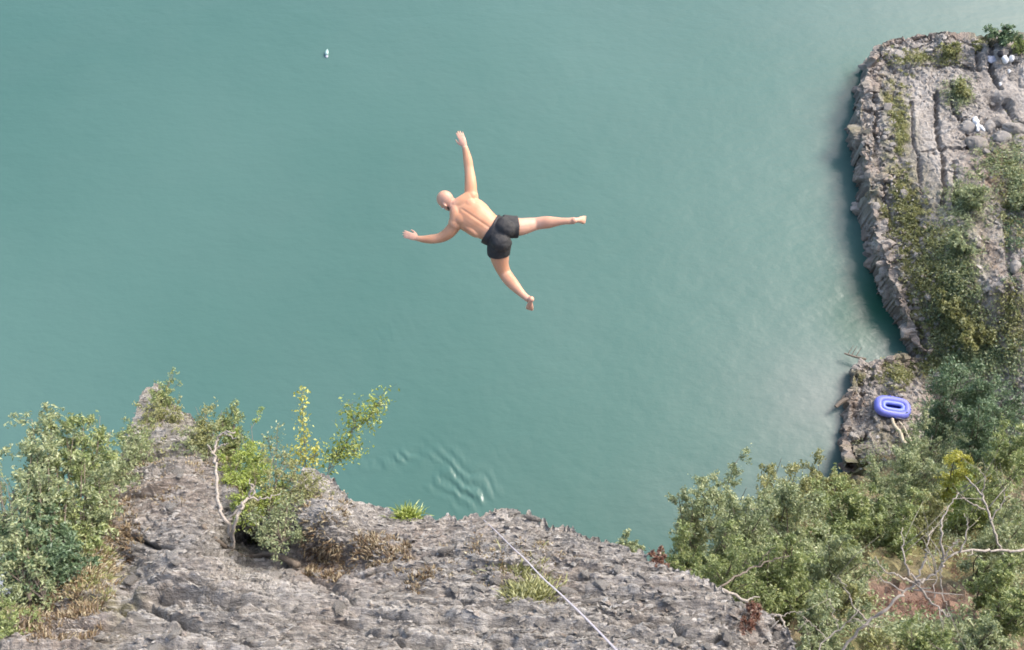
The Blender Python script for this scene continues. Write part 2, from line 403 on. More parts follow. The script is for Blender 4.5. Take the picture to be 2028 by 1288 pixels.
# bedding ledges: long low steps running down to the right
sc = (Q[:, 1] - Q[:, 2]) * .7 + .22 * fbm(Pf * np.array([.7, .9, .9]), 85, 3) + .05 * fbm(Pf * 4, 86, 2)
for per, am, sd0 in ((.42, .085, 87), (.17, .05, 88), (.075, .024, 89)):
    u_ = sc / per; fr = u_ - np.floor(u_); st_ = np.where(fr > .12, 1 - ((fr - .12) / .88) ** 1.3, fr / .12)
    disp += am * (st_ - .4) * sstep(-.25, .25, fbm(Q * np.array([.7, 1.2, 1.2]), sd0, 3))
def lcrack(pix, wd, dp_):
    global disp, crk
    m_ = (A_[:, 1] > min(p[1] for p in pix) - 30); B_ = A_[m_]; dm = np.full(len(B_), 999.)
    for a, b_ in zip(pix[:-1], pix[1:]):
        a = np.array(a, float); ab = np.array(b_, float) - a; t_ = np.clip(((B_ - a) @ ab) / (ab @ ab), 0, 1); dm = np.minimum(dm, np.hypot(*((B_ - a - t_[:, None] * ab) * np.array([.5, 1])).T))
    disp[m_] -= dp_ * np.exp(-(dm / wd) ** 2); crk[m_] = np.maximum(crk[m_], dm < wd * 2.2)
PXall_ = np.broadcast_to(PX, sh[:2]); PYall_ = np.concatenate([PY, np.broadcast_to(PY[-1], (ND, NC))], 0)
A_ = np.stack([PXall_.ravel(), PYall_.ravel()], 1); A_ = A_ + 7 * np.stack([fbm(Pf * 2.5, 93, 3), fbm(Pf * 2.5, 94, 3)], 1)
crk = np.zeros(len(Pf))
for pix, wd in (([(325, 1178), (380, 1180), (440, 1192), (470, 1205), (520, 1200)], 4.5), ([(190, 1188), (260, 1184), (310, 1200), (380, 1228), (440, 1262), (500, 1290)], 4.5), ([(355, 1145), (400, 1160), (430, 1168)], 3.5), ([(300, 1236), (350, 1242), (395, 1262), (440, 1280)], 4),
                ([(560, 1190), (640, 1215), (720, 1228), (800, 1262), (880, 1275)], 4), ([(980, 1272), (1010, 1270), (1060, 1283)], 5), ([(600, 1130), (660, 1150), (700, 1180)], 4), ([(1200, 1240), (1280, 1225), (1360, 1262), (1440, 1270)], 4), ([(250, 1060), (300, 1080), (380, 1090), (440, 1100)], 3.5), ([(880, 1160), (960, 1195), (1050, 1205)], 3.5), ([(700, 1040), (770, 1050), (800, 1065)], 4)):
    lcrack(pix, wd, .15)
disp = disp * fade.ravel()
Pd = (Pf + N.reshape(-1, 3) * disp[:, None])
PYall = np.concatenate([PY, np.broadcast_to(PY[-1], (ND, NC))], 0); PXall = np.broadcast_to(PX, sh[:2])
def g2(cx, cy, rx, ry): return np.exp(-(((PXall - cx) / rx) ** 2 + ((PYall - cy) / ry) ** 2)).ravel()
soil = .8 * g2(650, 1115, 70, 32) + .8 * g2(760, 1090, 70, 35) + .5 * g2(1060, 1150, 90, 30) + .7 * g2(200, 1030, 45, 110) + .8 * g2(80, 1230, 130, 80) + .5 * g2(300, 980, 80, 60) + .35 * g2(430, 960, 60, 60) + .7 * g2(1480, 1225, 35, 30) + .35 * g2(900, 1050, 120, 25)
soil = np.clip(soil * (.7 + 1.1 * fbm(Pf * 4, 90, 3)) + .15 * sstep(.1, .5, fbm(Pf * 2, 92, 3)), 0, .9)
moss = np.clip((.8 * g2(210, 1150, 60, 90) + .5 * g2(330, 850, 70, 60) + .5 * g2(500, 1080, 60, 50)) * (.5 + 1.5 * fbm(Pf * 5, 91, 3)), 0, .8)
tone = np.clip(.35 * t1 + .3 * t2 + .45 * t3 - .05, 0, 1)
ledge_me = npmesh('cliff_ledge', Pd, gridfaces(*sh[:2]), False, attrs={'soil': soil, 'moss': moss, 'tone': tone})
ledge = tag(link('cliff_ledge', ledge_me, M['rock']), kind='structure')
LG = Pd.reshape(sh)
def ledge_surf(px, py):
    """actual displaced surface point under a pixel"""
    j = int(np.clip(np.searchsorted(PX, px), 0, NC - 1)); i = int(np.argmin(np.abs(PYr[:, j] - max(py, PT[j] + 1))))
    return LG[i, j].copy(), N[i, j]

# ------------------------------------------------------------------ right shore: headland, landing and wooded slope (height field)
def oz(px, py, z): p = onz(px, py, z); return (p[0], p[1])
poly = [(2.0, -6), (2.2, 2), (3.0, 4.5), (5.8, 7), (9.4, 9.3)]
poly += [oz(1672, 935, .5), oz(1672, 860, .5), oz(1682, 820, .6), oz(1690, 770, .6), oz(1692, 728, .6), oz(1735, 712, .6), oz(1800, 704, .6), oz(1846, 706, .8)]
poly += [oz(1838, 670, 1.6), oz(1812, 590, 2.0), oz(1785, 540, 2.1), oz(1768, 490, 2.1), oz(1745, 415, 2.0), oz(1732, 370, 2.0), oz(1730, 320, 2.0), oz(1722, 262, 2.0), oz(1709, 210, 1.9), oz(1716, 165, 1.7), oz(1722, 130, 1.7), oz(1746, 80, 1.8),
         oz(1775, 60, 2.0), oz(1820, 48, 2.2), oz(1870, 48, 2.2), oz(1905, 62, 2.0), oz(1960, 70, 2.0), oz(2040, 80, 2), (40, 36), (40, -6)]
poly = np.array(poly)
GX0, GX1, GY0, GY1, GS = 1.0, 34.0, -5.0, 38.0, .062
hx = np.concatenate([np.arange(1, 11, .12), np.arange(11, 23.5, .046), np.arange(23.5, 34, .25)]); hy = np.concatenate([np.arange(-5, 11, .12), np.arange(11, 36, .046), np.arange(36, 38, .2)])
hX, hY = np.meshgrid(hx, hy); q = np.stack([hX.ravel(), hY.ravel()], 1)
# domain warp for a jagged edge
q3 = np.stack([q[:, 0], q[:, 1], q[:, 0] * 0], 1)
_, _, ID, _ = worley(q3 / .55, 101)
wx = (hsh(ID[:, 0], ID[:, 1], ID[:, 2], 5) - .5) * .42 + .25 * fbm(q3 * .7, 102, 3); wy = (hsh(ID[:, 0], ID[:, 1], ID[:, 2], 6) - .5) * .42 + .25 * fbm(q3 * .7, 103, 3)
qq = q + np.stack([wx, wy], 1) * .55
inside = np.zeros(len(q), bool); dist = np.full(len(q), 99.)
for i in range(len(poly)):
    a, b_ = poly[i], poly[(i + 1) % len(poly)]
    ab = b_ - a; t = np.clip(((qq - a) @ ab) / (ab @ ab), 0, 1)
    dist = np.minimum(dist, np.hypot(*(qq - a - t[:, None] * ab).T))
    c = (a[1] > qq[:, 1]) != (b_[1] > qq[:, 1])
    with np.errstate(divide='ignore', invalid='ignore'):
        xi = (b_[0] - a[0]) * (qq[:, 1] - a[1]) / (b_[1] - a[1]) + a[0]
    inside ^= c & (qq[:, 0] < xi)
sd_ = np.where(inside, dist, -dist)
x, y = q[:, 0], q[:, 1]
prof = np.interp(y, [-5, 0, 1.8, 4, 6, 8, 10, 11.5, 13, 16.3, 17.2, 19, 24, 32, 38], [26, 21.5, 18.6, 14, 10.8, 7.3, 3.4, 1.3, .75, .75, 1.3, 1.7, 1.6, 1.6, 1.5])
rise = np.clip(x - 15.3, 0, 9) * .62 * sstep(20, 15, y) * sstep(6, 10, y) + np.clip(x - 17.5, 0, 9) * .16 * sstep(17, 20, y)
rise += .8 * sstep(.4, 3.0, sd_) * sstep(15, 18, y) * sstep(27, 22, y)
base = prof + rise
far = (y > 11).astype(float)
lip = sstep(-.05, np.where(y > 12.3, .07, np.where(y > 9.5, .4, .7)), sd_)
wob = .30 * fbm(q3 * .6, 104, 4)
# long vertical joints and blocks of the headland top
q4 = np.stack([x * .98 + y * .1, y * .98 - x * .1, x * 0], 1) + .25 * np.stack([fbm(q3 * .8, 111, 3), fbm(q3 * .8, 112, 3), x * 0], 1)
b1, tb1 = facet(q4, (1.25, 2.6, 1), 120, .5, .35, .04)
b2, tb2 = facet(q4, (.5, .85, 1), 130, .7, .5, .1)
b3, tb3 = facet(q4, (.2, .26, 1), 140, .9, .4, .18)
edgeb = np.exp(-np.clip(sd_, 0, 9) / 1.1)            # blocks get rougher at the broken rim
smoothtop = blob(1835, 280, 50, 120, 2.)(x, y) + blob(1990, 190, 50, 60, 2)(x, y)
amp = 1 - .55 * np.clip(smoothtop, 0, 1)
hz = base + wob * .7 + amp * (.24 * b1 * (.5 + edgeb) + .15 * b2 * (.4 + edgeb) + .07 * b3) 
hz -= .25 * edgeb * sstep(0, .8, 1 - sd_)
# long open joints of the bare slab
qw = q + .10 * np.stack([fbm(q3 * 1.8, 181, 3), fbm(q3 * 1.8, 182, 3)], 1)
def carve(pix, wdt, dpt):
    global hz
    C_ = [onz(a, b_, 1.7)[:2] for a, b_ in pix]; dm = np.full(len(x), 99.)
    for a, b_ in zip(C_[:-1], C_[1:]):
        ab = b_ - a; t = np.clip(((qw - a) @ ab) / (ab @ ab), 0, 1); dm = np.minimum(dm, np.hypot(*(qw - a - t[:, None] * ab).T))
    hz = hz - dpt * np.exp(-(dm / wdt) ** 2)
for pix, wd_, dp_ in [([(1852, 185), (1856, 260), (1860, 330), (1858, 420)], .06, .35), ([(1745, 92), (1775, 135)], .07, .45), ([(1770, 132), (1850, 128), (1890, 130), (1935, 145)], .06, .35), ([(1885, 170), (1888, 225), (1910, 262), (1916, 305)], .07, .45),
                      ([(1825, 305), (1860, 302), (1930, 308)], .05, .25), ([(1955, 90), (1958, 150), (1975, 190)], .06, .4), ([(1985, 215), (2000, 260), (2025, 275)], .08, .5), ([(1930, 90), (1934, 140)], .05, .35), ([(1805, 200), (1815, 300), (1822, 400)], .05, .2),
                      ([(1880, 330), (1876, 420)], .05, .25), ([(1975, 400), (1970, 520), (1980, 640)], .1, .2), ([(1728, 140), (1740, 210), (1738, 300), (1760, 400)], .07, .3), ([(1712, 205), (1745, 208), (1790, 200)], .06, .3), ([(1722, 262), (1770, 268)], .06, .3), ([(1738, 345), (1790, 350)], .06, .3)]:
    carve(pix, wd_, dp_)
# dark holes in the landing rock
for (px, py, rx, ry, dz) in ((1718, 772, 5, 5, .9), (1712, 866, 6, 6, .9), (1703, 869, 7, 3, .7), (1704, 882, 3.5, 9, .7), (1717, 858, 3, 6, .6), (1862, 300, 3.5, 5, .4), (1846, 313, 3, 3, .4), (1992, 130, 4, 10, .6), (1965, 218, 13, 14, .7), (1845, 860, 14, 10, .5), (1855, 828, 8, 14, .5)):
    hz -= dz * blob(px, py, rx, ry, .9 if py > 700 else 1.7)(x, y)
hz = -1.5 + (hz + 1.5) * lip
hz = np.maximum(hz, -1.5)
HZ = hz.reshape(hX.shape)
def hgt(x, y):
    i = min(np.searchsorted(hy, y), len(hy) - 1); j = min(np.searchsorted(hx, x), len(hx) - 1)
    return float(HZ[int(i), int(j)])
def on_shore(px, py, z0=None):
    d = ray(px, py); t = 4.
    while t < 60:
        p = CAM + d * t
        if p[2] <= max(hgt(p[0], p[1]), 0): return p
        t += .05
    return CAM + d * t
sh2 = (*hX.shape, 3)
Ps = np.stack([x, y, hz], 1)
Ns = gridnormals(Ps.reshape(sh2)).reshape(-1, 3); Ns *= np.sign(Ns[:, 2:3])
side = 1 - Ns[:, 2]
g3, tg3 = facet(Ps, (.5, .5, .32), 150, .9, .5, .12)
g4, tg4 = facet(Ps, (.19, .19, .12), 151, .9, .4, .16)
Psd = Ps + Ns * ((.20 * side * g3 + .075 * g4 * (.5 + side) + .02 * fbm(Ps * 9, 152, 2)) * (.4 + .6 * (1 - np.clip(smoothtop, 0, 1))))[:, None]
def mk(px, py, rx, ry, z=2.1): return blob(px, py, rx, ry, z)(x, y)
nz = fbm(q3 * .9, 160, 4); nz2 = fbm(q3 * 3, 161, 3)
mossf = 1.2 * mk(1782, 200, 22, 100) + 1.0 * mk(1800, 110, 50, 14) + 1.3 * mk(1795, 430, 40, 60) + 1.0 * mk(1780, 330, 25, 90) + 1.2 * mk(1850, 520, 50, 90) + 1.1 * mk(1900, 600, 55, 100) + 1. * mk(1870, 680, 60, 40) \
    + .7 * mk(1900, 185, 22, 26) + 1.1 * mk(1830, 730, 80, 14, .8) + .9 * mk(1775, 740, 25, 16, .8) + .9 * mk(1990, 350, 30, 60) + .8 * mk(2010, 480, 20, 60) + .8 * mk(2000, 640, 30, 60) + .5 * mk(1900, 420, 50, 50) + .5 * mk(1760, 880, 30, 40, .8)
mossf = np.clip(mossf * (.75 + .9 * nz + .8 * nz2) , 0, .95) * sstep(.55, .2, side)
mossf = np.maximum(mossf, np.clip((y < 11.5) * (.5 + nz), 0, .8))
soilf = .8 * mk(1960, 340, 50, 60) + .8 * mk(2000, 420, 40, 110) + .7 * mk(1960, 560, 14, 150) + .6 * mk(2010, 560, 30, 40) + .7 * mk(1860, 790, 60, 50, .8) + .5 * mk(1800, 870, 40, 50, .8)
soilf = np.clip(soilf * (.7 + nz2), 0, .85)
bare = np.clip(1.3 * blob(1840, 1160, 110, 80, 16.)(x, y), 0, 1)
soilf = np.maximum(soilf, np.clip((y < 11.5) * (1.0 - .3 * nz), 0, 1) * .9)
mossf = mossf * (1 - bare)
wet = sstep(.28, .02, hz) 
tonef = np.clip(.3 * tb1 + .3 * tb2 + .2 * tb3 + .3 * tg4 - .05 - .6 * wet, 0, 1)
shore_me = npmesh('rocky_shore', Psd, gridfaces(*hX.shape), False, attrs={'soil': soilf, 'moss': mossf, 'tone': tonef, 'red': np.clip(bare * 1.1, 0, .95)})
shore = tag(link('rocky_shore', shore_me, M['rock_far']), kind='structure')

# pale gravel bank down at the water on the left, under the bushes
m, nt, b = mat('gravel')
n = noise(nt, 6, 6, .8); nt.links.new(ramp(nt, n, [(.3, (.16, .175, .18)), (.7, (.27, .285, .29))]), b.inputs['Base Color']); bump(nt, b, n, .8, .05); b.inputs['Roughness'].default_value = 1
M['gravel'] = m
na, nb = 90, 90
U, Vv = np.meshgrid(np.linspace(-26, -10.5, na), np.linspace(-6, 9.5, nb))
q = np.stack([U.ravel(), Vv.ravel(), U.ravel() * 0], 1)
e = 1 - np.maximum(((q[:, 0] + 20) / 8) ** 2, 0) - np.clip((q[:, 1] - 2) / 7, -.2, 2) ** 2
zz = np.clip(.5 * e, -.4, .4) + .12 * fbm(q * .8, 170, 4) + .06 * facet(q, (.5, .5, 1), 171)[0]
q[:, 2] = zz
tag(link('gravel_bank', npmesh('gravel_bank', q, gridfaces(nb, na)), M['gravel']), kind='structure')

# ------------------------------------------------------------------ stones
def stone_mesh(seed, flat=.6, det=2, rough=.25, blocky=False):
    import bmesh
    bm = bmesh.new(); bmesh.ops.create_icosphere(bm, subdivisions=det, radius=1)
    V = np.array([v.co[:] for v in bm.verts])
    f, _ = facet(V, (.9, .9, .9), seed, .9, 0)
    if blocky: V = np.sign(V) * np.abs(V) ** .45 * .8
    V = V * (1 + rough * f)[:, None] * np.array([1, .75 + .2 * math.sin(seed), flat])
    for v, c in zip(bm.verts, V): v.co = c
    me = bpy.data.meshes.new('stone'); bm.to_mesh(me); bm.free()
    a = me.attributes.new('tone', 'FLOAT', 'POINT'); a.data.foreach_set('value', np.full(len(V), .35 + .6 * ((seed * .37) % 1), np.float32))
    return me
def rotz_to(n, spin):
    return (Vector(n).to_track_quat('Z', 'Y').to_matrix().to_4x4() @ __import__('mathutils').Matrix.Rotation(spin, 4, 'Z')).to_euler()
SM = [stone_mesh(200 + k, .45 + .05 * (k % 4), 1) for k in range(10)]
SMf = [s.copy() for s in SM]
for s in SM: s.materials.append(M['rock'])
for s in SMf: s.materials.append(M['rock_far'])
cnt = 0
while cnt < 270:
    i = RS.randint(60, NR - 8); j = RS.randint(60, NC - 60)
    if PY[i, j] > 1300 or PX[j] < 170 or SL[i, j] > 0: continue
    r = .022 + .05 * RS.rand() ** 3
    o = bpy.data.objects.new('stone', SM[RS.randint(10)]); COL.objects.link(o); o.parent = ledge
    o.location = LG[i, j] + N[i, j] * r * .1; o.scale = (r * 1.3, r * 1.2, r); o.rotation_euler = rotz_to(N[i, j] + RS.randn(3) * .25, RS.rand() * 6.3)
    cnt += 1
SB = stone_mesh(300, .5, 1)
def joined_rubble(name, pts, nrm, rads, parent, material, seed=1):
    rs = np.random.RandomState(seed)
    ph = (1 + 5 ** .5) / 2      # octahedral chips, 8 triangles each
    base_ = np.array([(1, 0, 0), (-1, 0, 0), (0, 1, 0), (0, -1, 0), (0, 0, .6), (0, 0, -.6)], float)
    fc = np.array([(0, 2, 4), (2, 1, 4), (1, 3, 4), (3, 0, 4), (2, 0, 5), (1, 2, 5), (3, 1, 5), (0, 3, 5)])
    n = len(pts)
    B = base_[None] * (1 + .45 * rs.randn(n, 6, 1).clip(-1.2, 1.2)) * rads[:, None, None] * np.array([1.3, .9, .8])
    # random rotations
    a = rs.randn(n, 3); a /= np.linalg.norm(a, axis=1, keepdims=True); b_ = np.cross(a, rs.randn(n, 3)); b_ /= np.linalg.norm(b_, axis=1, keepdims=True); c = np.cross(a, b_)
    if nrm is not None:          # flakes lie along the bedding
        B = B / np.array([1.3, .9, .8]) * np.array([2.0, 1., .5])
        bd = np.array([.95, .1, -.3]); a = bd + .45 * rs.randn(n, 3); c = nrm + .35 * rs.randn(n, 3); b_ = np.cross(c, a); b_ /= np.linalg.norm(b_, axis=1, keepdims=True); a /= np.linalg.norm(a, axis=1, keepdims=True); c = np.cross(a, b_)
    V = pts[:, None] + B[..., 0:1] * a[:, None] + B[..., 1:2] * b_[:, None] + B[..., 2:3] * c[:, None]
    F = (fc[None] + 6 * np.arange(n)[:, None, None]).reshape(-1, 3)
    tone_ = np.repeat(rs.rand(n), 6)
    me = npmesh(name, V.reshape(-1, 3), F, False, attrs={'tone': tone_, 'soil': np.repeat((rs.rand(n) < .15) * .35, 6)})
    return tag(link(name, me, material, parent), kind='stuff')
n = 60000
ii = RS.randint(50, NR - 4, n); jj = RS.randint(30, NC - 40, n)
pts = LG[ii, jj] + RS.randn(n, 3) * .008
keep = (slabm.reshape(sh[:2])[ii, jj] < RS.rand(n) * 1.1 + .25) & (SL[ii, jj] <= 0) & (crk.reshape(sh[:2])[ii, jj] < .5)
nrm_ = N[ii, jj][keep]
pts = pts[keep]; joined_rubble('rubble', pts, nrm_, .006 + .020 * RS.rand(len(pts)) ** 3, ledge, M['rock'], 3)

# stones of the shore
cnt = 0
zones = [(1765, 250, 40, 170, .26), (1800, 620, 30, 90, .2), (1930, 260, 70, 90, .26), (1760, 860, 50, 60, .16), (1840, 760, 70, 40, .16), (1990, 600, 30, 120, .2), (1960, 130, 50, 40, .3), (1880, 520, 60, 120, .16), (1700, 800, 20, 80, .2)]
while cnt < 100:
    zx, zy, ex, ey, rr = zones[RS.randint(len(zones))]
    px, py = zx + ex * RS.uniform(-1, 1), zy + ey * RS.uniform(-1, 1)
    p = on_shore(px, py)
    if p[2] < .15: cnt += .2; continue
    r = rr * (.35 + .65 * RS.rand() ** 2)
    o = bpy.data.objects.new('stone', SMf[RS.randint(10)]); COL.objects.link(o); o.parent = shore
    o.location = (p[0], p[1], p[2] + r * .1); o.scale = (r, r * RS.uniform(.8, 1.3), r * .9); o.rotation_euler = (RS.uniform(-.4, .4), RS.uniform(-.4, .4), RS.rand() * 6.3)
    cnt += 1
n = 16000
rx = RS.uniform(11, 24, n); ry = RS.uniform(10.5, 35, n); rz = np.array([hgt(a, c) for a, c in zip(rx, ry)])
k = (rz > .2) & (RS.rand(n) > 1.3 * (blob(1850, 280, 70, 150, 2.)(rx, ry) + blob(1990, 190, 50, 60, 2)(rx, ry))); pts = np.stack([rx, ry, rz], 1)[k]
joined_rubble('rubble', pts, None, .02 + .08 * RS.rand(len(pts)) ** 3, shore, M['rock_far'], 5)

# the broken face of the bank, from below the water over the rim
def rock_face(i0, i1, seed):
    ed = poly[i0:i1]; ln = np.concatenate([[0], np.cumsum(np.hypot(*np.diff(ed, axis=0).T))]); n = int(ln[-1] / .045)
    t = np.linspace(0, ln[-1], n); c = np.stack([np.interp(t, ln, ed[:, 0]), np.interp(t, ln, ed[:, 1])], 1)
    k = np.ones(15) / 15; cs = np.stack([np.convolve(np.pad(c[:, a], 7, 'edge'), k, 'valid') for a in (0, 1)], 1)
    T = np.gradient(cs, axis=0); T /= np.linalg.norm(T, axis=1, keepdims=True); O = np.stack([-T[:, 1], T[:, 0]], 1)     # outward: water lies left of the walk
    if hgt(*(cs[n // 2] + O[n // 2] * 1.)) > .3: O = -O
    top = np.array([max(np.mean([hgt(*(cs[a] - O[a] * e)) for e in (.3, .45, .6)]), .35) for a in range(n)])
    top = np.convolve(np.pad(top, 12, 'edge'), np.ones(25) / 25, 'valid') + .06
    rows = []
    for h in np.linspace(-.4, 1, 34):
        rows.append(np.concatenate([cs + O * (-.02 + .05 * (1 - h)), (np.where(h < 0, h, h * top))[:, None]], 1))
    for e in np.linspace(.04, .75, 16):
        hh = np.array([hgt(*(cs[a] - O[a] * e)) for a in range(n)]); w_ = min(1, e / .5)
        rows.append(np.concatenate([cs + O * (-.02 - e), (top * (1 - w_) + (hh - .05) * w_ - (.12 if e > .65 else 0))[:, None]], 1))
    G = np.array(rows); Nn = gridnormals(G); Nn *= np.sign((Nn[20] * np.concatenate([O, O[:, :1] * 0], 1)).sum(1).mean()); Gf = G.reshape(-1, 3); Nf = Nn.reshape(-1, 3)
    W_ = Gf + .15 * np.stack([fbm(Gf, seed + k_, 3) for k_ in range(3)], 1)
    fa, ta = facet(W_, (.85, .85, .6), seed + 5, .8, .45, .08, .2); fb, tb = facet(W_, (.34, .34, .26), seed + 6, .9, .4, .12, .3); fc, tc_ = facet(W_, (.13, .13, .1), seed + 7, 1., .3, .2, .5)
    Gd = Gf + Nf * (.38 * fa + .15 * fb + .045 * fc + .12 * fbm(Gf * .8, seed + 9, 3))[:, None]
    wetm = sstep(.35, .05, Gd[:, 2])
    so_ = np.clip(.25 + .5 * fbm(Gf * 1.3, seed + 12, 3), 0, .6); mo_ = np.clip((Gf[:, 2] > .8 * np.repeat(top[None], len(rows), 0).ravel()) * (fbm(Gf * 1.1, seed + 11, 3) * 1.6), 0, .85)
    me = npmesh('rock_face', Gd, gridfaces(len(rows), n), False, attrs={'tone': np.clip(.4 * ta + .35 * tb + .3 * tc_ - .08 - .5 * wetm, 0, 1), 'soil': so_, 'moss': mo_})
    link('rock_face', me, M['rock_far'], shore)
rock_face(5, 13, 600); rock_face(12, 31, 620)
# broken angular blocks along the rim and down its side
edge = poly[13:31]; el = np.hypot(*np.diff(edge, axis=0).T); cum = np.concatenate([[0], np.cumsum(el)])
BK = []
for k in range(6):
    me = stone_mesh(350 + k, .8, 2, .22, True); me.materials.append(M['rock_far']); BK.append(me)
for k in range(24):
    t = RS.rand() * cum[-1]; e_ = np.array([np.interp(t, cum, edge[:, 0]), np.interp(t, cum, edge[:, 1])])
    ins = RS.rand() * 1.1 + .1; dx_ = np.array([20.5, 25.]) - e_; dx_ /= np.linalg.norm(dx_); p = e_ + dx_ * ins
    top = max(hgt(*(e_ + dx_ * .5)), .5); zz_ = top * RS.uniform(.25, 1) if ins < .12 else hgt(*p) + .02
    r = .07 + .20 * RS.rand() ** 2
    o = bpy.data.objects.new('stone', BK[RS.randint(6)]); COL.objects.link(o); o.parent = shore
    o.location = (p[0], p[1], zz_); o.scale = (r, r * RS.uniform(.8, 1.5), r * RS.uniform(.6, 1.)); o.rotation_euler = (RS.uniform(-.3, .3), RS.uniform(-.3, .3), RS.uniform(-.5, .5) + (k % 2) * 1.57)

# big boulders that can be picked out on the headland
BM = []
for k in range(4):
    me = stone_mesh(310 + k, .7, 3, .28); me.name = 'boulder'; me.materials.append(M['rock_far']); BM.append(me)
for (px, py, rp, sx, lab) in [(1931, 284, 21, 1.0, 'rounded grey boulder directly below the white cloth'), (1913, 252, 16, .9, 'weathered boulder left of and under the white cloth'),
                              (1957, 250, 15, 1.1, 'narrow upright boulder just right of the white cloth'), (1975, 240, 13, 1.2, 'tall slim boulder beside the dark hollow on the headland'),
                              (2008, 527, 15, .9, 'pale loose stone on bare earth at the right edge of the headland'), (1981, 272, 16, 1., 'broad pale boulder in a brown hollow right of the round one'),
                              (2000, 255, 22, .8, 'large cracked boulder near the right edge of the picture')]:
    p = on_shore(px, py); r = rp * (p[1] * CP + (H - p[2]) * SP) / FP
    o = link('boulder', BM[rp % 4]); o.location = (p[0], p[1] - r * .3, p[2] + r * .25); o.scale = (r, r * sx * 1.2, r * .9); o.rotation_euler = (0.1, .1, rp * .7)
    tag(o, lab, 'boulder', 'boulders on the headland')

# ------------------------------------------------------------------ vegetation
def leaves(P, size, rs, up=.5, aspect=.45, droop=None):
    """rhombic leaves at points P -> verts, faces, rnd"""
    n = len(P)
    a = rs.randn(n, 3); a /= np.linalg.norm(a, axis=1, keepdims=True)
    nn = rs.randn(n, 3) + np.array([.25, .25, 1.]) * up * 2; 
    b = np.cross(nn, a); b /= np.linalg.norm(b, axis=1, keepdims=True) + 1e-9
    s = size * (.6 + .8 * rs.rand(n, 1))
    fold = np.cross(a, b) * s * .18
    V = np.stack([P - a * s, P + b * s * aspect + fold, P + a * s, P - b * s * aspect + fold], 1).reshape(-1, 3)
    F = np.arange(4 * n).reshape(n, 4)
    return V, F
def bush(name, base, crown, rad, kind, label, cat='bush', n=3000, leaf=.03, seed=0, up=.5, stems=8, group=None, squash=(1, 1, .85), wood='bark', aspect=.45, thick=.02, sparse=1.):
    """woody plant: stems fan from base into the crown ellipsoid, twigs, leaves set along the twigs"""
    rs = np.random.RandomState(seed + 11)
    base = np.array(base, float); crown = np.array(crown, float); sq = np.array(squash)
    root = empty(name, base); tag(root, label, cat, group)
    g = Geo(); LP = []
    per = max(4, int(n / (stems * 7 * 4)))
    hgt_ = np.linalg.norm(crown - base) + rad
    for s_ in range(stems):
        dirn = rs.randn(3); dirn /= np.linalg.norm(dirn); dirn[2] = dirn[2] * .7 + .25
        tip = crown + dirn * rad * sq * rs.uniform(.55, 1.0)
        midp = base * .5 + tip * .5 + rs.randn(3) * rad * .14 + np.array([0, 0, rad * .1])
        pts = crom([base, midp, tip], 5)
        rr = np.linspace(thick, thick * .25, len(pts))
        g.tube([p - base for p in pts], rr, 5)
        for k in range(7):
            t = rs.uniform(.35, 1) * (len(pts) - 1.001); i = int(t); p = pts[i] * (1 - t + i) + pts[i + 1] * (t - i)
            d2 = rs.randn(3); d2 /= np.linalg.norm(d2); d2 = d2 + (p - crown) / rad * .6 + np.array([0, 0, .25])
            e = p + d2 * rad * rs.uniform(.22, .5) * sq
            m2 = (p + e) / 2 + rs.randn(3) * rad * .04
            g.tube([q - base for q in (p, m2, e)], [thick * .32, thick * .22, thick * .1], 3, cap=False)
            for j in range(4):
                t2 = rs.uniform(.3, 1); a = p + (e - p) * t2
                b = a + (rs.randn(3) * .6 + (a - crown) / rad * .3) * rad * .2 * sq
                if rs.rand() < .5: g.tube([a - base, b - base], [thick * .12, thick * .06], 3, cap=False)
                u = rs.rand(per, 1)
                LP.append(a + (b - a) * u * 1.15 + rs.randn(per, 3) * rad * .045 * sparse)
    LP = np.vstack(LP) - base
    # clumps lighter and darker by twig (young and old foliage), not by light
    V, F = leaves(LP, leaf, rs, up, aspect)
    tw = np.repeat(rs.rand(len(LP) // per), per)
    r = np.clip(.45 * tw + .55 * rs.rand(len(LP)), 0, 1)
    me = npmesh('foliage', V, F, False, fattrs={'rnd': r})
    link('foliage', me, LM[kind], root)
    link('branches', g.mesh('branches'), M[wood], root)
    return root
def blades(n, c, spread, length, rs, lean=.5, nrm=(0, 0, 1), width=.006, outward=.6):
    nrm = np.array(nrm, float)
    off = rs.randn(n, 3) * np.array(spread); off -= (off @ nrm)[:, None] * nrm / (nrm @ nrm)
    p = np.array(c) + off
    d = nrm + rs.randn(n, 3) * lean + off / (np.linalg.norm(np.array(spread)) + 1e-9) * outward; d /= np.linalg.norm(d, axis=1, keepdims=True)
    l = length * (.5 + .7 * rs.rand(n, 1)); s = np.cross(d, rs.randn(n, 3)); s /= np.linalg.norm(s, axis=1, keepdims=True)
    mid = p + d * l * .55; tip = p + d * l + np.array([0, 0, -1.]) * l * .35
    V = np.stack([p - s * width, p + s * width, mid + s * width * .8, mid - s * width * .8, tip], 1).reshape(-1, 3)
    i = np.arange(n)[:, None] * 5
    return V, np.hstack([i, i + 1, i + 2, i + 3]), np.hstack([i + 3, i + 2, i + 4])
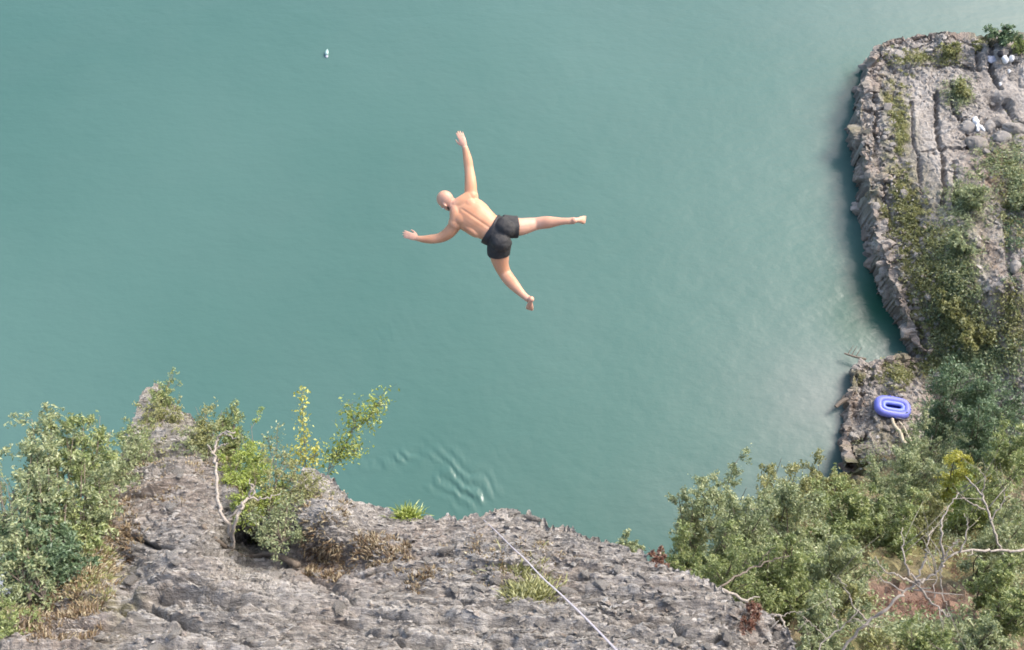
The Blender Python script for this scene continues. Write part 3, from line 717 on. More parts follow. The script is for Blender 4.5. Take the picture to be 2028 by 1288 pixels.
def grass(name, patches, kind, label=None, cat=None, kindtag=None, seed=0, parent=None, width=.006):
    rs = np.random.RandomState(seed); Vs = []; F4 = []; F3 = []; n0 = 0; c0 = np.array(patches[0][0]) if label else np.zeros(3)
    for (c, spread, length, n, nrm) in patches:
        V, a, b = blades(n, np.array(c) - c0, spread, length, rs, nrm=nrm, width=width)
        Vs.append(V); F4.append(a + n0); F3.append(b + n0); n0 += len(V)
    F4 = np.vstack(F4); F3 = np.vstack(F3); r = np.random.RandomState(seed + 1).rand(len(F4))
    me = npmesh(name, np.vstack(Vs), [F4, F3], False, fattrs={'rnd': np.concatenate([r, r])})
    o = link(name, me, LM[kind], parent); o.location = c0
    return tag(o, label, cat, None, kindtag)

def npx(px, py, depth): return at(px, py, depth)
# (px, py, radius px, depth, base px, base py, kind, leaves, leaf size, label)
LEFT = [
 (30, 905, 80, 0, 60, 1190, 'sage', 3600, .026, 'pale green bush at the far left edge, its top reaching the open water'),
 (95, 865, 62, 0, 120, 1150, 'sage', 3400, .026, 'left one of the two rounded leafy tops against the water'),
 (165, 870, 66, 0, 160, 1130, 'green', 3800, .026, 'right one of the two rounded leafy tops against the water'),
 (212, 885, 52, 0, 225, 1000, 'sage', 2600, .022, 'wispy sage bush with its top against the water just left of the rock spur'),
 (228, 940, 52, 0, 232, 1020, 'sage', 3000, .022, 'rounded grey green bush pressed against the left side of the rock spur'),
 (40, 1000, 85, 0, 90, 1190, 'sage', 4200, .025, 'pale sage bush low at the left edge with pale gaps through it'),
 (150, 975, 80, 0, 190, 1110, 'sage', 4600, .025, 'sage green bush in the middle of the left thicket'),
 (70, 1070, 66, 0, 130, 1170, 'dark', 3400, .026, 'dark green bush at the foot of the left thicket'),
 (125, 1110, 50, 0, 160, 1165, 'dark', 2400, .024, 'small dark bush hanging over the pale gap at lower left'),
 (165, 1055, 52, 0, 185, 1130, 'green', 2600, .024, 'fresh green sprouting bush beside the dry orange grass'),
 (15, 1240, 55, 0, 20, 1290, 'green', 2200, .020, 'low green bush in the bottom left corner'),
 (332, 768, 27, 0, 325, 820, 'green', 1300, .021, 'small green shrub crowning the tip of the rock spur'),
 (315, 825, 40, 0, 320, 860, 'olive', 2000, .021, 'olive shrub spreading just below the tip of the rock spur'),
 (285, 905, 42, 0, 290, 950, 'sage', 1700, .020, 'thin grey green shrub on the left flank of the rock spur'),
 (425, 840, 50, 0, 430, 930, 'olive', 3200, .021, 'rounded olive brown shrub behind the tall dead stem'),
 (462, 838, 36, 0, 465, 930, 'green', 1900, .021, 'dark edged green shrub right of the tall dead stem'),
 (480, 905, 56, 0, 482, 980, 'lime', 3600, .020, 'bright lime green shrub right of the tall dead stem'),
 (550, 945, 55, 0, 540, 1040, 'olive', 2600, .020, 'feathery olive shrub above the forked dead stem'),
 (560, 1030, 50, 0, 560, 1075, 'sage', 1700, .018, 'thin wispy shrub in the hollow right of the forked dead stem'),
 (400, 880, 40, 0, 405, 950, 'sage', 1500, .019, 'thin pale shrub between the rock spur and the tall dead stem'),
 (270, 850, 34, 0, 275, 920, 'green', 1300, .019, 'small green shrub clinging to the upper left flank of the rock spur'),
 (605, 985, 44, 0, 605, 1040, 'olive', 1500, .018, 'thin olive shrub on the second rock hump at the foot of the saplings'),
 (510, 965, 42, 0, 500, 1040, 'lime', 2000, .020, 'small lime shrub between the two dead stems'),
]
for k, (px, py, rp, dp, bx, by, kind, n, lf_, lab) in enumerate(LEFT):
    db = ledge_depth(bx, by) + (.15 if bx > 250 else .5)
    dp = db + .004 * (by - py); r = rp * dp / FP * (1.15 if bx > 205 else 1.05)
    bush('bush', npx(bx, by, db), npx(px, py, dp), r, kind, lab, n=int(n * (1.7 if bx > 205 else 1.5)), leaf=lf_ * .78, seed=k, stems=12, thick=.009, group='bushes on the cliff edge left')

def sprig(pts_list, kind, label, n, leaf, seed, thick=.006, sp=.05):
    rs = np.random.RandomState(seed); root = empty('sapling', pts_list[0][0]); tag(root, label, 'sapling', 'thin saplings reaching over the water')
    b0 = np.array(pts_list[0][0]); g = Geo(); LP = []
    for pts in pts_list:
        c = crom([np.array(p) - b0 for p in pts], 6); g.tube(c, np.linspace(thick, thick * .3, len(c)), 5)
        m_ = n // len(pts_list); t = rs.uniform(.35, 1, m_) * (len(c) - 1.001); i = t.astype(int); C = np.array(c)
        p = C[i] + (C[i + 1] - C[i]) * (t - i)[:, None]
        for q in p[::5]:
            e = q + rs.randn(3) * sp; g.tube([q, e], [thick * .3, thick * .15], 3, cap=False)
        LP.append(p + rs.randn(m_, 3) * sp)
    LP = np.vstack(LP); V, F = leaves(LP, leaf, rs, .6, .55)
    link('foliage', npmesh('foliage', V, F, False, fattrs={'rnd': rs.rand(len(F))}), LM[kind], root)
    link('branches', g.mesh('branches'), M['bark'], root)
D_ = 11.6
q = lambda *a: [npx(x_, y_, D_) for x_, y_ in a]
sprig([q((606, 960), (604, 890), (600, 840), (598, 770))], 'yellow', 'upright sapling with a narrow spire of yellow green leaves', 230, .022, 1, sp=.055)
sprig([q((612, 965), (620, 915), (628, 890)), q((612, 965), (600, 915), (592, 885))], 'yellow', 'short sapling with a clump of yellow leaves at the foot of the spire', 260, .024, 2, sp=.07)
sprig([q((640, 960), (675, 900), (700, 850), (715, 810)), q((680, 890), (700, 840), (692, 800)), q((700, 850), (735, 820), (762, 775)), q((700, 850), (730, 830), (742, 800))], 'lime', 'bent sapling holding a loose bunch of light leaves out over the water', 620, .024, 3, sp=.085)
sprig([q((640, 965), (660, 910), (680, 890)), q((650, 930), (690, 900), (712, 888)), q((650, 930), (660, 900), (700, 880))], 'lime', 'low sapling leaning right with light green leaves', 420, .024, 4, sp=.075)
sprig([q((545, 960), (548, 890), (550, 842)), q((550, 940), (535, 890), (530, 862))], 'sage', 'faint pale sapling standing between bright shrub and yellow spire', 170, .018, 5, sp=.05)

# grass tufts on the ledge
gp, gn = ledge_surf(808, 1020)
grass('grass_tuft', [(gp, (.05, .03, .03), .16, 260, (0, .3, 1)), (gp + np.array([0, 0, .02]), (.03, .03, .03), .12, 120, (0, .3, 1))], 'lime', 'bright green grass tuft on the very edge of the cliff', 'grass', seed=21, width=.007)
pl = []
for (px, py, s_) in ((1020, 1130, .10), (1040, 1150, .11), (1055, 1165, .10), (1035, 1172, .07)):
    gp, gn = ledge_surf(px, py); pl.append((gp, (s_, s_, s_ * .7), .12, 420, gn))
grass('grass_tuft', pl, 'olive', 'green and yellow grass tuft beside the pale strap', 'grass', seed=22, width=.006)
def scatter(px0, py0, rx_, ry_, count, length, nb, sp, seed):
    rs = np.random.RandomState(seed); out = []
    for _ in range(count):
        a = rs.rand() * 6.283; u = rs.rand() ** .5
        gp, gn = ledge_surf(px0 + rx_ * u * math.cos(a), py0 + ry_ * u * math.sin(a)); out.append((gp, (sp, sp, sp), .62 * length * rs.uniform(.5, 1.2), int(nb * (.8 if px0 > 560 else .45)), gn + np.array([0, .2, .3])))
    return out
dry = scatter(650, 1110, 50, 35, 34, .13, 60, .03, 31) + scatter(755, 1085, 60, 38, 40, .12, 60, .03, 32) + scatter(820, 1130, 30, 30, 10, .10, 50, .03, 33) + scatter(230, 1060, 45, 80, 60, .13, 40, .035, 34) + scatter(90, 1225, 110, 60, 90, .15, 55, .04, 35)
grass('dry_grass', dry, 'brown', 'brown dry grass growing in the hollows of the cliff ledge', 'grass', 'stuff', seed=40)
dry = scatter(195, 1010, 22, 45, 34, .15, 60, .035, 36) + scatter(180, 1150, 50, 60, 60, .14, 50, .04, 37) + scatter(300, 960, 70, 50, 40, .08, 30, .03, 38) + scatter(430, 930, 60, 60, 40, .09, 30, .03, 39) + scatter(980, 1110, 160, 50, 50, .06, 26, .03, 43) + scatter(560, 1060, 70, 35, 30, .11, 40, .04, 44) + scatter(640, 1000, 60, 40, 24, .08, 26, .03, 45)
grass('dry_grass', dry, 'dry', 'straw coloured grass dotted over the cliff ledge', 'grass', 'stuff', seed=41)
gr = scatter(180, 1130, 45, 70, 60, .13, 40, .035, 46) + scatter(320, 870, 60, 60, 40, .09, 34, .03, 47) + scatter(30, 1190, 80, 50, 50, .15, 50, .04, 48) + scatter(520, 1060, 50, 40, 20, .1, 40, .03, 49)
grass('green_grass', gr, 'olive', 'green grass growing along the left side of the cliff ledge', 'grass', 'stuff', seed=42)
# rust coloured shrubs on the rim
for (px, py, rp, k_, kind, n, lab) in [(1303, 1103, 26, 50, 'rust', 1300, 'small rust red shrub on the cliff rim beside the big green bush'), (1494, 1205, 18, 51, 'rust', 700, 'tiny rust shrub growing from the rim near the pale rock edge'),
                              (1245, 1078, 24, 52, 'sage', 700, 'thin pale green shrub on the rim left of the rust red shrub'), (1478, 1225, 16, 53, 'rust', 320, 'reddish creeping shrub on the rock near the bottom right rim')]:
    dp = ledge_depth(px, py) ; bush('shrub', on_ledge(px, py + 18), npx(px, py, dp), rp * dp / FP, kind, lab, 'shrub', n, .016, k_, stems=5, thick=.005)

# right thicket
RIGHT = [
 (1395, 1010, 72, 15.0, 'sage', 5200, .034, 'leafy bush at the left end of the right thicket, above the water'),
 (1385, 1090, 72, 14.0, 'green', 5200, .032, 'green bush right beside the small rust red shrub'),
 (1470, 985, 72, 16.5, 'sage', 4600, .036, 'pale bush on the upper outline of the right thicket'),
 (1480, 1070, 95, 14.0, 'sage', 7000, .033, 'broad bush in the middle of the right thicket, sprinkled with pale leaves'),
 (1450, 1140, 62, 12.6, 'green', 3600, .028, 'green bush just behind the cliff rim'),
 (1560, 960, 66, 18.5, 'olive', 4200, .040, 'brownish green bush on the outline halfway to the landing rock'),
 (1640, 945, 52, 20.3, 'olive', 3600, .040, 'brownish bush touching the foot of the landing rock'),
 (1575, 1050, 92, 15.5, 'sage', 6600, .036, 'grey green bush under the brownish outline bushes'),
 (1560, 1150, 88, 12.8, 'green', 6000, .030, 'dense green bush above the bottom right end of the ledge'),
 (1655, 1030, 80, 17.6, 'green', 5200, .040, 'green bush below the driftwood poles'),
 (1660, 1110, 80, 13.8, 'sage', 5200, .032, 'grey green bush left of the bare earth patch'),
 (1742, 985, 55, 21.0, 'sage', 3600, .046, 'pale bush at the lower end of the driftwood poles'),
 (1750, 1025, 66, 17.5, 'green', 4600, .038, 'green bush above the bare earth patch'),
 (1820, 960, 72, 21.5, 'sage', 4200, .046, 'grey green bush left of the yellow bush'),
 (1830, 1015, 52, 18.5, 'olive', 2600, .036, 'sparse olive bush behind the fan of bare branches'),
 (1918, 925, 48, 20.0, 'yellow', 2600, .044, 'bright yellow green bush among the green ones at the right'),
 (1935, 990, 42, 19.0, 'lime', 1500, .040, 'lime coloured bush under the yellow one'),
 (1910, 790, 82, 27.5, 'dark', 4200, .056, 'dark blue green bush behind the landing, right of the dinghy'),
 (1985, 770, 66, 27.0, 'dark', 4000, .056, 'dark green bush at the right edge above the landing'),
 (1975, 850, 58, 24.0, 'dark', 3400, .050, 'shadowy dark bush above the yellow bush'),
 (2022, 870, 52, 19.0, 'green', 3000, .040, 'bright green bush cut by the right edge at the height of the dinghy'),
 (1855, 880, 55, 24.5, 'sage', 3000, .046, 'small sage bush between the landing rock and the yellow bush'),
 (1990, 960, 70, 18.0, 'green', 4000, .038, 'green bush at the right edge just below the yellow bush'),
 (2005, 1060, 72, 14.8, 'sage', 4200, .034, 'grey green bush at the right edge beside the bare branches'),
 (1990, 1150, 52, 12.6, 'green', 3600, .030, 'green bush right of the bare earth patch'),
 (2020, 1210, 52, 11.4, 'green', 3000, .028, 'green bush at the right edge near the bottom corner'),
 (1935, 1275, 58, 10.8, 'sage', 3400, .026, 'sage bush along the bottom edge near the right corner'),
 (1840, 1300, 62, 10.6, 'green', 3400, .026, 'green bush on the bottom edge below the bare earth'),
 (1740, 1285, 54, 10.8, 'olive', 2600, .024, 'olive bush on the bottom edge left of the green one'),
 (1650, 1225, 62, 11.4, 'sage', 3400, .026, 'grey green bush near the bottom right end of the rock ledge'),
 (1610, 1290, 45, 10.4, 'sage', 2000, .024, 'small bush at the bottom edge touching the ledge'),
 (1690, 1180, 34, 12.4, 'olive', 1100, .026, 'thin olive bush on the left rim of the bare earth patch'),
]
for k, (px, py, rp, dp, kind, n, lf_, lab) in enumerate(RIGHT):
    r = rp * dp / FP
    c = npx(px, py, dp)
    g_ = hgt(c[0] + .2, c[1] - .2)
    b0 = np.array([c[0] + .25 * r, c[1] - .35 * r, min(max(g_, c[2] - 3.2 * r), c[2] - .7 * r)])
    bush('bush', b0, c, r, kind, lab, n=int(n * 2.1), leaf=lf_ * .8, seed=100 + k, stems=11, thick=.012 + r * .008, group='bushes of the right thicket')

# ground cover on the slope and the headland (uncountable)
def cover(name, zones, kind, leaf, seed, label):
    rs = np.random.RandomState(seed); LP = []
    for (zx, zy, ex, ey, n, hh) in zones:
        k = max(1, n // 26)
        for _ in range(k):
            u = rs.randn(2) * .5
            p = on_shore(zx + ex * u[0], zy + ey * u[1])
            if p[2] < .35: continue
            s_ = hh * rs.uniform(.5, 1.3)
            LP.append(p + rs.randn(26, 3) * np.array([s_, s_, s_ * .55]) + np.array([0, 0, s_ * .45]))
    LP = np.vstack(LP); V, F = leaves(LP, leaf, rs, .6)
    r = np.clip(.5 * np.repeat(rs.rand(len(LP) // 26), 26) + .5 * rs.rand(len(LP)), 0, 1)
    tag(link(name, npmesh(name, V, F, False, fattrs={'rnd': r}), LM[kind]), label, 'ground cover', None, 'stuff')
cover('ground_cover', [(1795, 430, 36, 50, 3600, .07), (1785, 250, 20, 120, 2600, .06), (1810, 115, 70, 14, 2200, .09), (1850, 520, 60, 90, 5500, .10), (1890, 650, 70, 80, 6000, .11), (1835, 725, 100, 18, 3600, .08), (1775, 745, 28, 26, 1600, .07), (2000, 400, 26, 160, 2400, .10), (2005, 640, 30, 90, 2600, .11), (1880, 110, 24, 28, 1200, .10)], 'olive', .045, 61, 'olive mossy plants covering the headland rock')
cover('ground_cover', [(1910, 400, 50, 50, 3500, .12), (1890, 520, 45, 80, 5000, .11), (1900, 640, 60, 80, 5500, .12), (1960, 330, 40, 50, 1500, .09), (1900, 185, 22, 26, 1800, .12), (2010, 350, 22, 80, 2600, .14), (1950, 720, 80, 40, 4000, .14)], 'sage', .05, 62, 'grey green low plants on the headland')
cover('ground_cover', [(1880, 580, 40, 100, 1800, .10), (2010, 440, 20, 160, 1500, .12), (1940, 700, 90, 40, 2500, .13), (1860, 850, 60, 50, 3500, .12), (1980, 830, 60, 60, 3000, .15)], 'dark', .045, 63, 'dark green low plants on the headland')
cover('ground_cover', [(1720, 1030, 200, 50, 8000, .16), (1560, 1060, 200, 90, 9000, .15), (1560, 1180, 160, 60, 7000, .13), (1950, 1000, 100, 150, 8000, .15), (1980, 1180, 60, 120, 5000, .12), (1800, 920, 150, 50, 5000, .14), (1780, 1255, 180, 26, 5000, .12)], 'sage', .034, 64, 'low green growth between the bushes of the right slope')
cover('ground_cover', [(1830, 1190, 110, 50, 5000, .035), (1900, 1120, 30, 60, 2500, .04)], 'rust', .013, 65, 'rust brown dead fern and litter on the bare earth patch')
HP = [(1978, 70, 30, 'dark', 2600, 'dark green shrub standing out against the water on the headland rim'), (1932, 88, 17, 'olive', 1000, 'small olive shrub on the headland rim left of the dark one'), (2018, 95, 22, 'green', 1300, 'green shrub at the right edge on the headland rim'),
      (1902, 182, 22, 'olive', 1500, 'round low olive shrub in the middle of the bare headland slab'), (1882, 100, 18, 'olive', 900, 'feathery olive shrub on the upper rim of the headland'), (1925, 385, 32, 'sage', 1500, 'wide sage shrub below the round boulder on the headland'),
      (2015, 400, 26, 'sage', 1300, 'sage shrub at the right edge of the headland'), (1900, 480, 30, 'sage', 1300, 'sage shrub in the thick growth at the middle of the headland'), (1870, 600, 34, 'olive', 1800, 'olive shrub over the dark inlet'), (1920, 660, 40, 'olive', 2200, 'bushy olive shrub at the lower end of the headland')]
for k, (px, py, rp, kind, n, lab) in enumerate(HP):
    g0 = on_shore(px, py + rp * .6); dp = (g0[1] * CP + (H - g0[2]) * SP); r = rp * dp / FP
    bush('shrub', g0, g0 + np.array([0, r * .3, r * .7]), r * .95, kind, lab, 'shrub', n, .06, 300 + k, stems=8, thick=.02, group='shrubs on the headland', squash=(1, 1, .6))

# ------------------------------------------------------------------ dead wood
def dead(name, lines, label, cat, material, r0, depth=None, group=None, seed=0, wig=.01, rootpart='stem', twigs=0):
    """lines: list of (points[(px,py,depth)], r_start, r_end); the first is the stem"""
    rs = np.random.RandomState(seed); b0 = npx(*lines[0][0][0]); root = empty(name, b0); tag(root, label, cat, group)
    for li, (pts, ra, rb) in enumerate(lines):
        g = Geo(); c = crom([npx(*p) - b0 for p in pts], 7)
        c = [p + rs.randn(3) * wig * (0 if i == 0 else 1) for i, p in enumerate(c)]
        g.tube(c, np.linspace(ra, rb, len(c)) * (1 + .15 * rs.randn(len(c)).clip(-1, 1)), 7)
        for _ in range(twigs):
            i = rs.randint(len(c) // 2, len(c) - 1); p = c[i]; dr = (c[i + 1] - c[i]); dr = dr / np.linalg.norm(dr)
            L = rs.uniform(.12, .35); e = p + (dr + rs.randn(3) * .6) * L; mid = (p + e) / 2 + rs.randn(3) * .02
            g.tube([p, mid, e], [rb * .8, rb * .6, rb * .3], 4)
        link(rootpart if li == 0 else 'branch', g.mesh('branch', True), material, root)
    return root
d1 = ledge_depth(460, 1085) - .05
dead('dead_tree', [([(462, 1085, d1 + .1), (452, 1040, d1 - .15), (434, 1000, d1 - .1), (428, 930, d1 + .3), (427, 880, d1 + .5), (440, 858, d1 + .5), (462, 856, d1 + .5)], .019, .008),
                   ([(428, 890, d1 + .5), (440, 882, d1 + .5), (455, 881, d1 + .5)], .009, .004), ([(446, 857, d1 + .5), (462, 868, d1 + .45), (470, 866, d1 + .4)], .008, .003), ([(428, 905, d1 + .4), (415, 890, d1 + .4), (410, 880, d1 + .4)], .007, .003)],
     'tall bleached dead stem hooked over at the top, on the cliff ledge', 'dead tree', M['deadwood'], .03, seed=1)
dead('dead_tree', [([(458, 1082, d1 + .05), (468, 1030, d1 - .2), (483, 1000, d1 - .1), (494, 985, d1), (520, 987, d1), (550, 982, d1)], .019, .005),
                   ([(452, 1035, d1 - .1), (470, 1010, d1 - .1), (482, 995, d1 - .1)], .014, .010), ([(494, 985, d1), (500, 965, d1), (495, 950, d1)], .012, .004), ([(500, 985, d1), (504, 972, d1), (500, 960, d1)], .009, .004)],
     'forked bleached dead stem leaning right on the cliff ledge', 'dead tree', M['deadwood'], .03, seed=2)
# exposed root along the hollow
rl = [ledge_surf(*p)[0] + np.array([0, .02, .05]) for p in ((400, 1050), (440, 1080), (490, 1100), (540, 1105), (590, 1115))]
b0 = rl[0]; g = Geo(); c = crom([p - b0 for p in rl], 6); g.tube(c, np.linspace(.02, .035, len(c)), 7)
o = link('exposed_root', g.mesh('exposed_root', True), M['bark']); o.location = b0; tag(o, 'dark weathered root lying in the hollow under the dead stems', 'root')

DT = 9.3
dl = lambda *a: [(x_, y_, DT + dz) for x_, y_, dz in a]
dead('bare_tree', [(dl((1650, 1310, .2), (1700, 1250, .1), (1760, 1200, 0), (1800, 1165, 0), (1815, 1152, 0)), .017, .012),
   (dl((1815, 1152, 0), (1795, 1120, 0), (1788, 1085, .1), (1785, 1045, .2)), .013, .004), (dl((1815, 1152, 0), (1830, 1110, 0), (1836, 1080, 0), (1845, 1045, .2)), .012, .004),
   (dl((1810, 1155, 0), (1775, 1140, -.1), (1745, 1125, -.1), (1733, 1100, -.1)), .011, .004), (dl((1815, 1152, 0), (1835, 1185, -.1), (1865, 1210, -.2), (1880, 1222, -.2)), .013, .006),
   (dl((1790, 1172, 0), (1750, 1150, 0), (1730, 1130, 0)), .008, .003), (dl((1815, 1152, 0), (1845, 1140, 0), (1870, 1118, 0)), .014, .010),
   (dl((1720, 1232, .1), (1690, 1200, .1), (1672, 1160, .1), (1660, 1140, .1)), .010, .004), (dl((1850, 1185, -.1), (1852, 1140, 0), (1850, 1080, 0)), .006, .003)],
   'bare pale branched tree fanning out over the bare earth patch', 'bare tree', M['deadwood'], .03, group='bare trees at lower right', seed=3, twigs=3)
dead('bare_tree', [(dl((2060, 1085, .3), (2000, 1092, .2), (1940, 1090, .1), (1895, 1095, 0), (1868, 1108, 0)), .014, .010),
   (dl((1868, 1108, 0), (1864, 1050, 0), (1875, 1010, .1), (1900, 975, .2)), .012, .005), (dl((1868, 1108, 0), (1880, 1085, 0), (1902, 1070, 0)), .011, .004),
   (dl((1868, 1108, 0), (1862, 1140, 0), (1868, 1180, 0), (1876, 1205, 0)), .009, .004), (dl((1900, 1095, 0), (1915, 1050, 0), (1912, 1015, .1)), .008, .003)],
   'bare pale tree reaching in from the right edge above the bare earth', 'bare tree', M['deadwood'], .03, group='bare trees at lower right', seed=4, twigs=2)
dead('bare_tree', [([(1998, 1120, 14), (1975, 1070, 14), (1955, 1010, 14.2), (1940, 975, 14.5), (1912, 945, 15)], .022, .012),
   ([(1950, 1010, 14.2), (1920, 995, 14.2), (1895, 975, 14.2)], .014, .006), ([(1945, 985, 14.3), (1950, 950, 14.3), (1935, 925, 14.3)], .012, .005), ([(1960, 1030, 14), (1985, 1000, 14), (1990, 970, 14)], .012, .005)],
   'crooked bare grey stem rising to the yellow bush', 'bare tree', M['deadwood'], .03, group='bare trees at lower right', seed=5, twigs=4)
dead('bare_tree', [(dl((1600, 1310, 0), (1660, 1245, 0), (1700, 1215, 0)), .010, .004), (dl((1640, 1265, 0), (1610, 1240, 0), (1590, 1220, 0)), .006, .002), (dl((1660, 1245, 0), (1650, 1210, 0), (1640, 1180, 0)), .006, .002),
   (dl((1690, 1225, 0), (1720, 1240, 0), (1750, 1240, 0)), .006, .002)], 'thin bare twiggy tree at the bottom edge left of the fan of branches', 'bare tree', M['deadwood'], .03, group='bare trees at lower right', seed=6, twigs=5)
dead('fallen_branch', [([(1425, 1162, 11.9), (1470, 1135, 12.1), (1530, 1110, 12.2), (1560, 1100, 12.2)], .016, .006), ([(1500, 1122, 12.1), (1520, 1095, 12.1), (1535, 1085, 12.1)], .007, .003)],
     'dark bare branch leaning in the right thicket behind the rim', 'branch', M['bark'], .02, seed=7)
# pale rock edge of the lower right rim, built as thin root-like tubes
dead('rim_ridge', [([(1395, 1160, 10.15), (1440, 1172, 10.1), (1475, 1190, 10.05), (1510, 1215, 10)], .022, .014), ([(1475, 1190, 10.05), (1500, 1180, 10.1)], .012, .006), ([(1510, 1218, 10), (1545, 1222, 9.9), (1560, 1250, 9.8)], .016, .01), ([(1530, 1222, 9.9), (1560, 1215, 9.9), (1590, 1212, 9.9)], .007, .003)],
     'pale rock edge running along the right rim of the ledge', 'root', M['deadwood'], .03, seed=8)  # rock edge, only filed under root and given the dead wood material

# driftwood poles by the dinghy
def pole(a, b_, ra, rb, label, seed, lift=.12):
    p0 = on_shore(*a); p1 = on_shore(*b_); p0[2] += lift; p1[2] += lift
    rs = np.random.RandomState(seed); pts = [p0 + (p1 - p0) * t + rs.randn(3) * .02 * (0 < t < 1) for t in np.linspace(0, 1, 6)]
    for p in pts: p[2] = max(p[2], hgt(p[0], p[1]) + .08)
    g = Geo(); c = crom([p - p0 for p in pts], 4); g.tube(c, np.linspace(ra, rb, len(c)), 8)
    o = link('driftwood_pole', g.mesh('driftwood_pole', True), M['palewood']); o.location = p0; tag(o, label, 'driftwood', 'poles lying beside the dinghy')
pole((1764, 832), (1801, 902), .055, .075, 'pale thick pole pointing away from the dinghy down the rock', 1)
pole((1778, 838), (1812, 895), .03, .04, 'thinner darker pole lying right of the thick pale one', 2)
for k, (pts_, lab) in enumerate([(((1672, 700), (1690, 706), (1715, 712)), 'thin twig sticking out of the shallow water above the landing'), (((1655, 806), (1668, 795), (1686, 788)), 'dark driftwood piece hooked on the left edge of the landing')]):
    P_ = [onz(a, b_, .35) for a, b_ in pts_]; g = Geo(); c = crom([p - P_[0] for p in P_], 5); g.tube(c, np.linspace(.03 + .03 * k, .05 + .06 * k, len(c)), 6)
    for t in (2, 4, 6): g.tube([c[t], c[t] + np.array([.25 * (-1) ** t, .35, .1])], [.02, .008], 4)
    o = link('driftwood', g.mesh('driftwood'), M['bark']); o.location = P_[0]; tag(o, lab, 'driftwood')

# ------------------------------------------------------------------ strap over the ledge
m, nt, b = mat('strap'); n = noise(nt, 60, 3); nt.links.new(ramp(nt, n, [(.3, (.28, .26, .28)), (.7, (.42, .40, .43))]), b.inputs['Base Color']); b.inputs['Roughness'].default_value = .7; M['strap'] = m
pp = [(958, 1030), (985, 1055), (1012, 1082), (1040, 1108), (1075, 1145), (1105, 1172), (1140, 1205), (1180, 1245), (1225, 1292), (1290, 1360)]
pts = [at(a, b_, ledge_depth(a, b_) - .16 - .24 * min(1, k / 2)) for k, (a, b_) in enumerate(pp)]
b0 = pts[0]; g = Geo(); c = crom([p - b0 for p in pts], 8)
g.tube(c, [(.006 + .0045 * t, .003) for t in np.linspace(0, 1, len(c))], 8, sv=(0, .6, .8))
o = link('strap', g.mesh('strap', True), M['strap']); o.location = b0; tag(o, 'pale taut webbing strap running diagonally across the rock ledge', 'strap')

# pale scraps on the cliff edge
m, nt, b = mat('pale_stone'); n = noise(nt, 20, 4); nt.links.new(ramp(nt, n, [(.3, (.5, .48, .45)), (.7, (.72, .70, .66))]), b.inputs['Base Color']); M['pale'] = m
for k, (px, py, rr, sx, rot, lab) in enumerate([(884, 1018, .035, .4, 1.9, 'small white stone chip standing on the cliff edge'), (1055, 1030, .10, .35, -.35, 'long pale stone capping the rim right of the strap'), (1018, 1017, .07, .5, 0, 'pale stone on the rim just right of the strap'),
                                 (353, 935, .075, .7, 0, 'rounded cream stone on the left spur below the shrubs'), (1125, 1160, .11, .4, -.4, 'large flat grey stone right of the strap'), (975, 1120, .06, .8, 0, 'rounded pale stone left of the grass tuft'), (880, 1085, .08, .6, .3, 'broad pale stone in the middle of the ledge')]):
    gp, gn = ledge_surf(px, py + 4)
    me = stone_mesh(400 + k, .6, 2); me.name = 'rock'; me.materials.append(M['pale'] if k < 1 else M['rock'])
    o = link('rock', me); o.location = gp + gn * rr * .25; o.scale = (rr, rr * sx, rr * .6); o.rotation_euler = (-.5, -rot * .5, rot * .6); tag(o, lab, 'rock', 'loose rocks on the ledge')

# ------------------------------------------------------------------ inflatable dinghy
def plastic(name, col, rough=.3):
    m, nt, b = mat(name); n = noise(nt, 12, 3)
    nt.links.new(mix(nt, maprange(nt, n, .35, .65), tuple(.88 * c for c in col), col), b.inputs['Base Color']); b.inputs['Roughness'].default_value = rough
    bump(nt, b, n, .15, .01); return m
bl = plastic('blue_vinyl', (.15, .17, .56), .42); bl2 = plastic('light_blue_vinyl', (.19, .24, .70), .5); bl3 = plastic('navy_vinyl', (.035, .06, .33), .4)
pb = on_shore(1762, 812); root = empty('inflatable_dinghy', (pb[0], pb[1], max(pb[2], .75) + .06)); root.rotation_euler = (0.05, 0.04, R(-9))
tag(root, 'small blue inflatable dinghy resting on the landing rock', 'dinghy')
def sup(a, b_, n=48, e=2.8):
    th = np.arange(n + 1) / n * 2 * math.pi
    return [np.array([a * abs(math.cos(t)) ** (2 / e) * np.sign(math.cos(t)), b_ * abs(math.sin(t)) ** (2 / e) * np.sign(math.sin(t)), 0]) for t in th]
def ring(a, b_, r, zc, name, material, par, k=14, e=2.8, rz_=1.):
    g = Geo(); c = [p + np.array([0, 0, zc]) for p in sup(a, b_, e=e + .5)]
    P_ = np.array(c); n = len(P_); T = np.roll(P_[:-1], -1, 0) - np.roll(P_[:-1], 1, 0); T /= np.linalg.norm(T, axis=1, keepdims=True)
    A = np.stack([T[:, 1], -T[:, 0], T[:, 2] * 0], 1); th = np.arange(k) / k * 2 * math.pi
    V = P_[:-1][:, None] + A[:, None] * (np.cos(th) * r)[None, :, None] + np.array([0, 0, 1.]) * (np.sin(th) * r * rz_)[None, :, None]
    m_ = n - 1; i = np.arange(m_ * k).reshape(m_, k); j = np.roll(i, -1, 1); i2 = np.roll(i, -1, 0); j2 = np.roll(j, -1, 0)
    g.add(V.reshape(-1, 3), np.stack([i.ravel(), i2.ravel(), j2.ravel(), j.ravel()], 1)); return link(name, g.mesh(name, True), material, par)
ring(.50, .27, .145, .15, 'outer_tube', bl, root)
ring(.345, .135, .078, .215, 'inner_tube', bl2, root, e=3)
g = Geo(); c = sup(.42, .2)[:-1]; V = [(p[0], p[1], .07) for p in c] + [(0, 0, .075)]; n = len(c)
g.add(V, [(i, (i + 1) % n, n) for i in range(n)]); link('floor', g.mesh('floor'), bl3, root)
